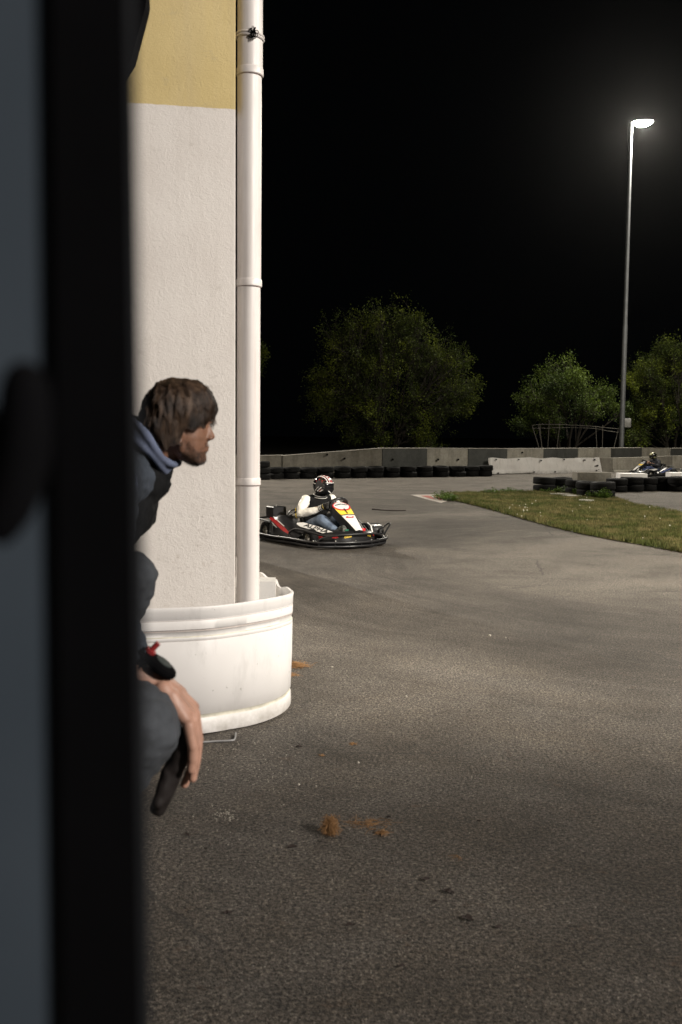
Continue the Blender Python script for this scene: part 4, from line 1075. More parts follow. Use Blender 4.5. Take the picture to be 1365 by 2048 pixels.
    dn = Vector((-.55, 0, -.835)).normalized(); up_n = Vector((.56, 0, .83)).normalized()
    rings = [[Vector((x, -w, z)), Vector((x, 0, z)) + up_n * .012, Vector((x, w, z)), Vector((x - .03, w * .9, z - .12)), Vector((x - .03, -w * .9, z - .12))] for x, z, w in fs_]
    mb = MB(); mb.loft(rings); fr = mb.build('number_fairing', M['black'], K, angle=30)
    sl = (Vector((.88, 0, .235)) - Vector((.385, 0, .575))); L_ = sl.length; sl.normalize(); fn = sl.cross(Vector((0, 1, 0))).normalized()
    if fn.z < 0: fn = -fn
    def fpt(u, v, lift=.0): # u along 0..1, v in half widths
        x = interp(u, [0, .09, .275, .48, .72, 1], [a[0] for a in fs_]); z = interp(u, [0, .09, .275, .48, .72, 1], [a[1] for a in fs_]); w = interp(u, [0, .09, .275, .48, .72, 1], [a[2] for a in fs_])
        return Vector((x, v * w, z)) + fn * (.012 * (1 - abs(v)) + .002 + lift)
    def patch(nm, u0, u1, m, v0=-.93, v1=.93, lift=0, nu=8, nv=6, shape=None):
        mb = MB(); V = []; F = []
        for i in range(nu + 1):
            u = u0 + (u1 - u0) * i / nu; k_ = shape(i / nu) if shape else 1.0
            for j in range(nv + 1): V.append(fpt(u, (v0 + (v1 - v0) * j / nv) * k_, lift))
        n0 = len(V); V += [v - fn * .003 for v in V]; w_ = nv + 1
        for i in range(nu):
            for j in range(nv):
                a = i * w_ + j; F += [(a, a + 1, a + w_ + 1, a + w_), (n0 + a, n0 + a + w_, n0 + a + w_ + 1, n0 + a + 1)]
        for i in range(nu):
            for a in (i * w_, i * w_ + nv): F.append((a, a + w_, n0 + a + w_, n0 + a))
        for a in range(nv): F.append((a, n0 + a, n0 + a + 1, a + 1)); b = nu * w_ + a; F.append((b, b + 1, n0 + b + 1, n0 + b))
        mb.add(V, F); return mb.build(nm, m, fr, smooth=False)
    patch('fairing_face', .03, .99, c['white'])
    patch('fairing_yellow', .20, .46, c['num'], lift=.0025)
    # red ring and white oval at the top
    def disc(nm, u0, a, b, m, lift):
        V = [fpt(u0, 0, lift)]; F = []
        for k in range(28): q_ = 2 * PI * k / 28; V.append(fpt(u0 + a * math.sin(q_), b * math.cos(q_), lift)); F.append((0, 1 + k, 1 + (k + 1) % 28))
        n0 = len(V); V += [v - fn * .003 for v in V]; F += [tuple(n0 + i for i in f[::-1]) for f in F]
        mb = MB(); mb.add(V, F); return mb.build(nm, m, fr, smooth=False)
    disc('fairing_ring', .155, .165, .99, c['stripe'], .005); disc('fairing_oval', .14, .135, .84, c['white'], .0065)
    for k in range(7): 
        u = .09 + .006 * abs(k - 3); mb = MB(); p = fpt(u, (k - 3) * .2, .0085); mb.box(p, (.012, .026, .006), Matrix.Rotation(.6, 3, 'Y')); mb.build('fairing_letter', M['black'], fr, smooth=False)
    patch('fairing_line', .452, .478, M['black'], lift=.004)
    # number
    if c['number']:
        xdv = Vector((0, 1, 0)); yv = -sl; zz = xdv.cross(yv).normalized(); o_ = fpt(.355, 0, .007)
        Mx = Matrix(((xdv.x, yv.x, zz.x, o_.x), (xdv.y, yv.y, zz.y, o_.y), (xdv.z, yv.z, zz.z, o_.z), (0, 0, 0, 1)))
        text_mesh(c['number'], .15, 'number', M['black'], fr, Mx, bold=.001, sx=1.25)
    disc('fairing_badge', .555, .035, .62, c['stripe'], .0055); disc('fairing_badge', .555, .018, .36, c['white'], .0075)
    # steering wheel, column, hoop
    sw = Vector((.33, 0, .555)); ax = Vector((-.62, 0, .78)).normalized(); e1 = Vector((0, 1, 0)); e2 = ax.cross(e1)
    mb = MB(); mb.tube([sw + (e1 * math.cos(2 * PI * k / 32) + e2 * math.sin(2 * PI * k / 32)) * .145 for k in range(32)], .016, 10, closed=True)
    for a in (0, 2.1, 4.2): mb.tube([sw, sw + (e1 * math.cos(a) + e2 * math.sin(a)) * .14], .010, 6)
    mb.ell(sw, (.04, .04, .03)); sto = mb.build('steering_wheel', M['black'], K)
    mb = MB(); mb.tube([sw, (.62, 0, .12)], .012, 8); mb.build('steering_column', M['steel'], K)
    mb = MB(); mb.tube(spline([(.40, -.13, .50), (.42, -.11, .60), (.44, 0, .635), (.42, .11, .60), (.40, .13, .50)], 6), .018, 8); mb.build('fairing_hoop', M['black'], K)
    # pedals and front tube pieces
    for s in (-1, 1):
        mb = MB(); mb.tube([(.72, s * .14, .07), (.74, s * .14, .24)], .008, 6); mb.box((.74, s * .14, .25), (.012, .06, .03)); mb.build('pedal', M['steel'], K)
    mb = MB(); mb.rbox((.80, .11, .235), (.06, .07, .05), .012); mb.build('brake_reservoir', c['stripe'] if c['number'] else M['black'], K)
    mb = MB(); mb.tube([(.70, .12, .33), (.84, .14, .19)], .016, 8); mb.build('front_strut', M['steel'], K)
    # seat
    mb = MB(); rg = []
    for x, z, w, sd2 in ((.06, .10, .15, .05), (-.05, .085, .17, .09), (-.18, .09, .18, .13), (-.27, .17, .185, .13), (-.34, .32, .18, .10), (-.39, .50, .16, .06)):
        rg.append([Vector((x, -w, z + sd2 * (1 if x > -.2 else .3))) + Vector((0 if x > -.2 else sd2, 0, 0)), Vector((x, -w * .8, z)), Vector((x, w * .8, z)), Vector((x, w, z + sd2 * (1 if x > -.2 else .3))) + Vector((0 if x > -.2 else sd2, 0, 0)),
                   Vector((x - .02, w + .015, z + sd2 * (1 if x > -.2 else .3) - .01)) + Vector((0 if x > -.2 else sd2, 0, 0)), Vector((x - .02, w * .8, z - .02)), Vector((x - .02, -w * .8, z - .02)), Vector((x - .02, -w - .015, z + sd2 * (1 if x > -.2 else .3) - .01)) + Vector((0 if x > -.2 else sd2, 0, 0))])
    mb.loft(rg); mb.build('seat', M['black'], K, angle=60)
    mb = MB(); mb.tube(spline([(-.30, -.205, .20), (-.335, -.21, .30), (-.37, -.205, .40), (-.40, -.185, .46)], 4), .010, 6); mb.build('seat_edge', c['num'], K)
    # engine, exhaust, covers at the rear
    mb = MB(); mb.rbox((-.60, .27, .24), (.28, .24, .22), .02)
    for k in range(6): mb.box((-.60, .27, .36 + k * .012), (.20, .18, .005))
    mb.build('engine', M['alu'], K)
    mb = MB(); mb.tube(spline([(-.6, .1, .2), (-.75, .0, .22), (-.8, -.2, .24), (-.78, -.38, .22)], 5), .035, 10); mb.build('exhaust', M['steel'], K)
    mb = MB(); mb.rbox((-.44, -.10, .345), (.16, .26, .06), .02); mb.build('tank_cover', c['white'], K)
    mb = MB(); mb.tube(spline([(-.52, -.28, .30), (-.50, -.2, .42), (-.42, -.05, .43), (-.34, 0, .38)], 4), .010, 6); mb.tube(spline([(-.36, -.3, .36), (-.34, -.2, .42), (-.28, -.12, .38)], 4), .008, 6); mb.build('hose', M['tubing'], K)
    mb = MB(); mb.loft([[Vector((-.64 + a * .10, -.36 + b * .11, .33)) for a, b in ((-1, -1), (1, -1), (1, 1), (-1, 1))], [Vector((-.65 + a * .10, -.36 + b * .105, .47)) for a, b in ((-1, -1), (1, -1), (1, 1), (-1, 1))], [Vector((-.65 + a * .09, -.36 + b * .095, .478)) for a, b in ((-1, -1), (1, -1), (1, 1), (-1, 1))]])
    ab = mb.build('airbox', M['black'], K, smooth=False)
    mb = MB(); mb.tube([(-.65, -.36, .47), (-.65, -.36, .505)], .004, 5); mb.build('stub', M['steel'], ab)
    return K

# ------------------------------------------------------------------ kart driver
def build_driver(label, c, hyaw=.40):
    P_ = thing('person', label, 'person')
    def capm(mb, *seq):
        for (a, ra), (b, rb) in zip(seq[:-1], seq[1:]): mb.cap(a, b, ra, rb)
    sh = {-1: (-.10, -.20, .585), 1: (-.10, .20, .585)}; el = {-1: (-.04, -.33, .415), 1: (-.02, .33, .42)}; wr_ = {-1: (.25, -.17, .515), 1: (.25, .17, .53)}; hd = {-1: (.315, -.135, .545), 1: (.315, .135, .56)}
    hip = {-1: (-.20, -.10, .19), 1: (-.20, .10, .19)}; kn = {-1: (.26, -.19, .345), 1: (.26, .19, .35)}; an = {-1: (.62, -.13, .17), 1: (.62, .13, .17)}
    hc = Vector((.015, 0, .80))
    mb = MB()
    mb.ell((-.13, 0, .50), (.10, .165, .16)); mb.ell((-.18, 0, .27), (.11, .15, .13)); mb.cap((-.18, 0, .25), (-.12, 0, .52), .12, .12)
    mb.cap((-.10, 0, .58), (-.02, 0, .74), .055, .055); mb.ell(hc, (.095, .075, .115))
    for s in (-1, 1):
        capm(mb, ((-.11, s * .08, .60), .07), (sh[s], .062), (el[s], .044), (wr_[s], .030)); 
        capm(mb, (hip[s], .085), (kn[s], .055), (an[s], .038)); mb.cap(an[s], (.72, s * .125, .15), .035, .03)
        # palm and fingers gripping the rim
        w = Vector(wr_[s]); h_ = Vector(hd[s]); mb.cap(w, h_, .028, .034)
    fuse(mb, 'body', c['skin'], P_, .014, 3)
    # jacket torso
    mb = MB()
    mb.ell((-.125, 0, .50), (.125, .20, .165)); mb.ell((-.17, 0, .29), (.145, .185, .15)); mb.cap((-.17, 0, .27), (-.11, 0, .52), .14, .135); mb.cap((-.10, -.10, .605), (-.10, .10, .605), .065, .065)
    mb.cap((-.085, 0, .60), (-.045, 0, .685), .085, .075)
    for s in (-1, 1): mb.cap((-.11, s * .1, .60), Vector(sh[s]) * .98 + Vector((0, -s * .015, .01)), .068, .068)
    j = fuse(mb, 'jacket', c['vest'], P_, .010, 3, disp=lambda p: .006 * noise.noise(p * 14))
    for s in (-1, 1):
        mb = MB(); capm(mb, (Vector(sh[s]) + Vector((.0, s * .012, .006)), .079), ((-.06, s * .30, .50), .072), (el[s], .064), ((.12, s * .25, .455), .058), ((.205, s * .195, .49), .042))
        fuse(mb, 'sleeve', c['sleeve'], P_, .007, 3, disp=lambda p: -.006 + .005 * noise.noise(p * 22 + Vector((0, 0, 5))) + .0045 * abs(noise.noise(Vector((p.x * 45, p.y * 16, p.z * 30)))))
        d = (Vector(wr_[s]) - Vector((.205, s * .195, .49))).normalized(); a0 = Vector((.205, s * .195, .49))
        for k in range(4):
            cm = MB(); cm.tube([a0 + d * (.008 + k * .011), a0 + d * (.018 + k * .011)], .041 - k * .0012, 14); cm.build('cuff', c['vest'] if k % 2 == 0 else c['trim'], P_)
        # glove: back of hand, four separate curled fingers, thumb
        g = MB(); w = Vector(wr_[s]); h_ = Vector(hd[s]); g.cap(w, w.lerp(h_, .9), .036, .040); g.ell(w.lerp(h_, .8), (.045, .034, .036))
        for f in range(4):
            o_ = Vector((.0, 0, .030 - f * .021)); b0 = h_ + o_ + Vector((.012, -s * .008, 0)); b1 = b0 + Vector((.034, s * .006 , .002)); b2 = b1 + Vector((.012, s * .028, -.004)); b3 = b2 + Vector((-.022, s * .012, -.002))
            g.cap(b0, b1, .0125, .0115); g.cap(b1, b2, .0115, .0105); g.cap(b2, b3, .0105, .009)
        t0 = w.lerp(h_, .5) + Vector((0, s * .02, .02)); g.cap(t0, t0 + Vector((.03, s * .012, .018)), .015, .013); g.cap(t0 + Vector((.03, s * .012, .018)), t0 + Vector((.055, s * .004, .01)), .013, .010)
        gl = fuse(g, 'glove', c['glove'], P_, .005, 2)
        b = MB(); dd = (h_ - w).normalized(); b.tube([w + dd * .020, w + dd * .034], .0415, 16); b.build('glove_strap', c['strap'], gl)
    # trousers
    mb = MB()
    mb.cap((-.20, -.08, .20), (-.20, .08, .20), .13, .13)
    for s in (-1, 1): capm(mb, (hip[s], .105), (kn[s], .078), ((.45, s * .16, .25), .066), (an[s], .056))
    fuse(mb, 'trousers', c['jeans'], P_, .010, 3, disp=lambda p: .006 * noise.noise(p * 18))
    for s in (-1, 1):
        mb = MB(); mb.cap((.62, s * .13, .165), (.64, s * .13, .245), .05, .043); mb.cap((.62, s * .13, .14), (.74, s * .125, .20), .045, .042); mb.ell((.72, s * .125, .23), (.035, .042, .085), Matrix.Rotation(-.45, 3, 'Y'))
        so = fuse(mb, 'shoe', c['shoe'], P_, .007, 3)
        mb = MB(); mb.tube([(.60, s * .13, .118), (.66, s * .13, .125), (.745, s * .125, .165), (.775, s * .125, .25)], [.035, .044, .042, .03], 10, flat=.32); mb.build('sole', c['sole'], so)
    # collar trim
    mb = MB()
    for k in (0, 1):
        r_ = .083 + k * .018; z = .662 - k * .022
        mb.tube([(-.068 - k * .006 + math.cos(a) * r_ * .98, math.sin(a) * r_ * 1.05, z - math.cos(a) * .020 * 1.2) for a in [2 * PI * q / 30 for q in range(30)]], .0045, 6, closed=True)
    mb.build('collar_trim', c['trim'], j)
    # helmet
    hm = thing('helmet', None, None, (0, 0, 0)); bpy.data.objects.remove(hm)
    Rh = Matrix.Translation(hc + Vector((.0, 0, .0))) @ Matrix.Rotation(hyaw, 4, 'Z') @ Matrix.Rotation(.12, 4, 'Y')
    mats = [M['blackgloss'], c['hwhite'], c['hred'], M['matte'], c['hdark']]
    NA, NE = 120, 72; V = []; F = []; MI = []
    def hrad(az, e):
        ca, sa = math.cos(az), math.sin(az); ce, se = math.cos(e), math.sin(e)
        d = Vector((ca * ce, sa * ce, se)); rx, ry, rz = .152, .128, .140
        r = 1 / math.sqrt((d.x / rx) ** 2 + (d.y / ry) ** 2 + (d.z / rz) ** 2)
        if d.x > 0 and se < -.05: r *= 1 + .20 * d.x ** 2 * min(1, (-se - .05) * 2.2)      # chin bar
        if se < -.1: r *= 1 + .06 * (1 - abs(d.x)) * (-se)
        return d * r
    for i in range(NE + 1):
        e = -.98 + (PI / 2 + .98) * i / NE
        for k in range(NA): V.append(hrad(2 * PI * k / NA, e))
    for i in range(NE):
        e = -.98 + (PI / 2 + .98) * (i + .5) / NE
        for k in range(NA):
            az = 2 * PI * (k + .5) / NA; az = az - 2 * PI if az > PI else az; k2 = (k + 1) % NA
            a = i * NA
            if abs(az) < 1.15 - max(0, e - .15) * .5 and -.22 - .10 * abs(az) < e < .36: mi = 3
            else:
                mi = 0; aa = abs(az)
                u = e - .40; q_ = aa + e * .9
                if e > .38:
                    y_ = math.sin(aa) * math.cos(e); x_ = math.cos(aa) * math.cos(e)
                    if y_ < .16: mi = 2 if (int((x_ + 2) * 9) % 3) else 1
                    elif y_ < .27: mi = 1 if noise.noise(Vector((x_ * 4, y_ * 9, 2))) > -.15 else 0
                    elif y_ < .34: mi = 2 if x_ > -.1 else 0
                    elif y_ < .50: mi = 1 if (x_ > -.55 and abs(y_ - .42 - .1 * x_) < .06) else 0
                    elif noise.noise(Vector((x_ * 7, y_ * 7, 5))) > .33: mi = 4
                else:
                    if -.62 < e < -.10 and aa > .75 and aa < 2.2:
                        s1 = aa + e * 1.1
                        if .55 < s1 < .73: mi = 1
                        elif .95 < s1 < 1.08 or 1.35 < s1 < 1.42: mi = 1
                        elif .73 < s1 < .84: mi = 4
                    if e < -.35 and aa < .7 and .10 < (aa * .6 - e - .45) < .19: mi = 1
                    if aa > 2.5 and e > -.1: mi = 4 if (int(e * 20) % 3 == 0) else 0
                    if aa > 2.0 and .1 < e < .2: mi = 1
            F.append((a + k, a + k2, a + NA + k2, a + NA + k)); MI.append(mi)
    me = bpy.data.meshes.new('helmet'); me.from_pydata([tuple(Rh @ v) for v in V], [], F)
    for q_ in mats: me.materials.append(q_)
    me.polygons.foreach_set('material_index', MI); me.polygons.foreach_set('use_smooth', [True] * len(F)); me.update()
    ho = bpy.data.objects.new('helmet', me); COL.objects.link(ho); ho.parent = P_
    # visor, slightly proud
    V = []; F = []; na, ne = 30, 10
    for i in range(ne + 1):
        for k in range(na + 1):
            az = (-1.12 + 2.24 * k / na); lo = -.24 - .08 * abs(az); hi = .37 - max(0, abs(az) - .7) * .35; e = lo + (hi - lo) * i / ne
            d = hrad(az, e); V.append(d * 1.03)
    n0 = len(V); V += [v * .985 for v in V]
    for i in range(ne):
        for k in range(na): a = i * (na + 1) + k; F += [(a, a + 1, a + na + 2, a + na + 1), (n0 + a, n0 + a + na + 1, n0 + a + na + 2, n0 + a + 1)]
    mb = MB(); mb.add([Rh @ v for v in V], F); vo = mb.build('visor', M['blackgloss'], ho)
    mb = MB(); ribbon(mb, [Rh @ (hrad(az, .375) * 1.045) for az in [-.75 + .15 * k for k in range(11)]], [.010] * 11, (0, 0, 1), .004); mb.build('visor_strip', c['hwhite'], ho)
    return P_

TH1 = dict(stripe=M['red'], white=M['white'], num=M['yellow'], flash1=M['yellow'], flash2=M['red'], name='ALPHA', number='1')
TH2 = dict(stripe=M['blue'], white=M['white'], num=M['yellow'], flash1=M['lightblue'], flash2=M['blue'], name='', number='')
skin = simple('skin_dark', (0.35, 0.2, 0.14), 0.5)
jean_t = NT('denim'); jean_t.set(col=jean_t.ramp(jean_t.noise(9, 4, .6), [(.3, (.05, .07, .11)), (.65, (.15, .20, .28))]), rough=.85)
D1 = dict(skin=skin, vest=simple('black_wool', (.005, .005, .0055), .9, spec=.2), sleeve=simple('cream_leather', (.72, .70, .64), .45, var=.08, bump=.2, bscale=30), trim=M['white'], glove=simple('black_glove', (.014, .013, .012), .6), strap=simple('ochre_strap', (.38, .30, .09), .6),
          jeans=jean_t.mat, shoe=simple('dark_suede', (.05, .055, .05), .85), sole=M['green'], hwhite=M['white'], hred=simple('metallic_red', (.32, .02, .025), .25, metal=.3), hdark=M['darkred'])
suit = simple('navy_suit', (.014, .016, .024), .75)
D2 = dict(skin=skin, vest=suit, sleeve=suit, trim=suit, glove=simple('bare_hand', (.38, .22, .15), .6), strap=suit, jeans=simple('blue_trousers', (.05, .07, .16), .8), shoe=M['black'], sole=M['black'], hwhite=simple('cream_helmet', (.62, .60, .30), .3), hred=simple('ivory_helmet', (.60, .58, .42), .3), hdark=M['black'])
def settle(root, loc, rz):
    root.location = loc; root.rotation_euler = (0, 0, rz)
G_K = 'go-karts on the track'
k1 = build_kart('go_kart', 'black go-kart number 1 with red and white stripes rounding the bend', TH1, G_K)
d1 = build_driver('person in red, white and black helmet and white-sleeved jacket driving the near kart', D1)
for o in (k1, d1): settle(o, (-0.26, 13.85, 0), math.radians(-55))
k2 = build_kart('go_kart', 'distant go-kart with white and blue nose behind the tyres', TH2, G_K)
d2 = build_driver('person in pale yellow helmet and dark suit driving the distant kart', D2, .1)
p2 = gr(1306, 953)
for o in (k2, d2): settle(o, (p2.x, p2.y, 0), math.radians(-163))
# ================================================================== SPECTATOR
man = thing('person', 'brown-haired bearded man in dark vest leaning forward behind the door, watching the kart', 'person')
HY = 2.75                       # distance of the head's middle plane
SC = HY / FPX
def hp_(px, py, d=0.0): # point of the man's middle plane, d metres towards the camera
    p = at(px, py, HY); return p + Vector((0, -d, 0))
t = NT('skin')
P = t.co.outputs['Object']
sk = t.ramp(t.noise(14, 4, .6), [(.3, (.17, .082, .050)), (.7, (.245, .130, .082))])
t.set(col=sk, rough=.48, sub=.12); t.b.inputs['Subsurface Radius'].default_value = (.02, .008, .004); t.b.inputs['Subsurface Scale'].default_value = .5
t.bump(t.noise(220, 3, .6), .15, .001)
SKIN_DIM = t.mat  # darker than the hand: dim light on the face put into the colour
# head: stacked level slices; front and back contour traced by eye from a profile, real width added
ys = [772, 784, 798, 815, 832, 842, 848, 856, 866, 876, 884, 892, 899, 906, 914, 921, 927, 931]
xf = [372, 396, 410, 417, 420.5, 420.5, 417.5, 416, 416, 416, 415.5, 415.5, 413.5, 412, 411, 409, 403, 394]
xb = [318, 304, 297, 293, 292, 293, 295, 299, 305, 312, 319, 327, 336, 345, 354, 364, 376, 386]
wd_ = [.030, .055, .068, .075, .077, .077, .076, .0745, .073, .071, .068, .064, .060, .055, .048, .038, .026, .010]
mb = MB(); rings = []
def hr(y):
    return interp(y, ys, xf), interp(y, ys, xb), interp(y, ys, wd_)
yy_ = np.linspace(772, 931, 70)
for y in yy_:
    f_, b_, w_ = hr(y); rr = []
    face = 1.0 if y > 840 else 0.0
    for k in range(40):
        a = 2 * PI * k / 40; ca, sa = math.cos(a), math.sin(a)
        mid = b_ * .48 + f_ * .52
        ux = (f_ - mid) if ca > 0 else (mid - b_)
        e = .82 if ca > 0 else .95
        px = mid + ux * math.copysign(abs(ca) ** e, ca); dep = w_ * math.copysign(abs(sa) ** .92, sa)
        # eye sockets and cheeks
        if ca > 0 and 843 < y < 858: px -= 3.2 * math.exp(-((abs(dep) - .033) / .014) ** 2) * math.exp(-((y - 851) / 5) ** 2)
        if ca > 0 and 880 < y < 905: px -= 1.6 * math.exp(-((abs(dep) - .045) / .02) ** 2)
        rr.append(hp_(px, y, dep))
    rings.append(rr)
mb.loft(rings)
# nose
nt = [(843, 418, .006), (850, 420, .007), (857, 423.5, .008), (864, 427, .010), (870, 430.5, .013), (875, 431, .015), (879, 427, .015), (882, 419, .010)]
mb.loft([[hp_(408 + (x - 408) * max(.0, math.cos(a)) ** .7 if math.cos(a) > 0 else 408, y, w * math.sin(a) * (1.15 if math.cos(a) < .6 else 1)) for a in [2 * PI * k / 16 for k in range(16)]] for y, x, w in nt])
for s in (-1, 1): mb.ell(hp_(421, 876.5, s * .012), (.009, .006, .006))
# lips, chin, brow
mb.ell(hp_(414.5, 893.5), (.006, .020, .0045)); mb.ell(hp_(413.2, 900), (.0065, .018, .005)); mb.ell(hp_(404, 916), (.013, .018, .016))
for s in (-1, 1): mb.ell(hp_(415, 844, s * .028), (.010, .020, .006))
# jaw and neck
for s in (-1, 1): mb.cap(hp_(372, 896, s * .052), hp_(398, 918, s * .022), .016, .014); mb.cap(hp_(368, 880, s * .058), hp_(372, 897, s * .052), .016, .016)
mb.cap(hp_(335, 878), hp_(300, 925), .054, .054); mb.cap(hp_(300, 925), hp_(272, 950), .054, .056)
mb.cap(hp_(352, 902), hp_(328, 926), .024, .022)
# ears
for s in (-1, 1):
    mb.ell(hp_(367, 866, s * .074), (.013, .006, .024), Matrix.Rotation(-.25, 3, 'Y')); mb.ell(hp_(368, 883, s * .077), (.008, .005, .009))
    rim = [(372, 858), (368, 850), (361, 848), (356, 855), (356, 866), (360, 877), (366, 886)]
    for (ax0, ay0), (ax1, ay1) in zip(rim[:-1], rim[1:]): mb.cap(hp_(ax0, ay0, s * .082), hp_(ax1, ay1, s * .082), .0042, .0042, 8)
    mb.cap(hp_(364, 858, s * .079), hp_(366, 874, s * .079), .0034, .0034, 8); mb.cap(hp_(375, 866, s * .077), hp_(374, 873, s * .077), .004, .0035, 8)
# shoulders, chest, arms and legs go on under the clothes: one continuous body
SH = {1: Vector((hp_(238, 962).x, HY - .20, hp_(238, 962).z)), -1: Vector((hp_(225, 962).x, HY + .20, hp_(238, 962).z))}
chest = hp_(232, 985); hipc = hp_(60, 1190); 
mb.cap(hp_(262, 958), hp_(222, 990), .068, .075); mb.cap(hp_(222, 990), hipc, .075, .11)
for s in (1, -1): mb.cap(hp_(262, 955, s * .05), SH[s], .07, .065)
ELB = {1: at(205, 1180, 2.32), -1: at(150, 1180, 3.05)}
WR = {1: at(268, 1352, 2.10), -1: at(180, 1150, 2.95)}
KN = {1: at(270, 1452, 2.06), -1: at(262, 1156, 2.80)}
for s in (1, -1):
    mb.cap(SH[s], ELB[s], .055, .042); mb.cap(ELB[s], WR[s], .042, .027)
hips = {1: hipc + Vector((0, -.12, -.02)), -1: hipc + Vector((0, .12, -.02))}
FT = {1: Vector((KN[1].x - .50, KN[1].y + .05, .12)), -1: Vector((KN[-1].x - .45, KN[-1].y, .12))}
for s in (1, -1): mb.cap(hips[s], KN[s], .09, .065); mb.cap(KN[s], FT[s], .06, .04); mb.cap(FT[s], FT[s] + Vector((.12, 0, -.06)), .04, .035)
body = fuse(mb, 'body', SKIN_DIM, man, .0030, 3, .5)

# eye, brow
eye_dim = simple('shaded_eye', (.07, .055, .045), .2, bump=0); iris = simple('iris', (.03, .02, .012), .15, bump=0); HAIRC = simple('brown_hair', (.016, .010, .006), .75, var=.45, scale=28, bump=0)  # eyeball colour darkened for the shadow of the fringe
for s in (1, -1):
    m_ = MB(); m_.ell(hp_(406.0, 853, s * .031), (.0115, .0125, .0100)); e_ = m_.build('eye', eye_dim, man)
    m_ = MB(); m_.ell(hp_(411.8, 853.5, s * .031), (.0045, .005, .0055)); m_.build('iris', iris, e_)
q = random.Random(4)
bm_b = MB()
for s in (1, -1):
    for k in range(160):
        u = q.random(); p = hp_(420.0 - u * 9, 842 + q.uniform(-2, 2) - 2 * math.sin(u * PI), s * (.012 + u * .038)); p.x += .003
        bm_b.tube([p, p + Vector((-.004, -s * .006, q.uniform(.0005, .004)))], .0004, 3)
bm_b.build('eyebrows', HAIRC, man, smooth=False)

# hair: a mass with strands combed over it
hys = [756, 760, 766, 774, 786, 800, 812, 824, 836, 846, 850]
hxf = [378, 396, 408, 418, 429, 437, 440, 439, 433, 424, 414]
hxb = [340, 322, 312, 303, 294, 286, 282, 281, 282, 283, 284]
hw_ = [.018, .040, .056, .070, .083, .090, .093, .094, .0935, .092, .090]
# lower part covers only behind the face: front limit of hair falls back
lys = [850, 860, 870, 880, 888]; lxf = [373, 370, 365, 356, 342]; lxb = [284, 288, 295, 306, 320]; lw = [.092, .091, .088, .080, .060]
mb = MB(); rings = []
allY = list(np.linspace(756, 850, 40))
def hairsec(y):
    if y <= 850: return interp(y, hys, hxf), interp(y, hys, hxb), interp(y, hys, hw_)
    return interp(y, lys, lxf), interp(y, lys, lxb), interp(y, lys, lw)
for y in allY:
    f_, b_, w_ = hairsec(y); mid = (f_ + b_) / 2
    rings.append([hp_(mid + (f_ - mid) * math.copysign(abs(math.cos(a)) ** .9, math.cos(a)), y + 3.0 * math.cos(a) * 0, w_ * math.sin(a)) for a in [2 * PI * k / 36 for k in range(36)]])
mb.loft(rings)
rings = []
for y in np.linspace(838, 888, 20):
    f_, b_, w_ = hairsec(max(y, 850.01)); mid = (f_ + b_) / 2
    rings.append([hp_(mid + (f_ - mid) * math.cos(a), y, w_ * math.sin(a)) for a in [2 * PI * k / 30 for k in range(30)]])
mb.loft(rings)
def hdisp(p):
    n = noise.noise(Vector((p.x * 34, p.y * 26, p.z * 20))); return -.005 + .008 * n + .003 * noise.noise(p * 80)
hair = fuse(mb, 'hair', HAIRC, man, .0035, 3, disp=hdisp)
# strands
st = MB(); q = random.Random(8)
def surf(px, py):
    """half depth of the hair mass at that place"""
    f_, b_, w_ = hairsec(py); mid = (f_ + b_) / 2; u = (px - mid) / max(1e-3, (f_ - mid))
    return w_ * math.sqrt(max(0.0, 1 - u * u))
HV = []; HF = []
def strand(P0, P1, P2, side, th, lift):
    prev = None; N = 9
    for i in range(N):
        t_ = i / (N - 1); x = P0[0] * (1 - t_) ** 2 + 2 * P1[0] * t_ * (1 - t_) + P2[0] * t_ * t_; y = P0[1] * (1 - t_) ** 2 + 2 * P1[1] * t_ * (1 - t_) + P2[1] * t_ * t_
        wob = noise.noise(Vector((x * .07, y * .055, side * 3))) * 6.0
        d = surf(x, min(887, max(757, y))) + lift * (.4 + .6 * t_) + .008 * noise.noise(Vector((x * .11, y * .045, 7 + side)))
        if y > 844 and x > 340: d = max(d, .085 + lift * .6)
        p = hp_(x + wob * .5 + 2.2 * t_ * math.sin(t_ * 9 + P2[0] * .12), y + wob, side * d); r_ = th * (1 - t_ ** 3 * .8)
        k = len(HV)
        HV.extend([p + Vector((r_, 0, 0)), p + Vector((-r_ * .5, r_ * .8, r_ * .3)), p + Vector((-r_ * .5, -r_ * .8, -r_ * .3))])
        if i:
            a = k - 3
            for j in range(3): HF.append((a + j, a + (j + 1) % 3, k + (j + 1) % 3, k + j))
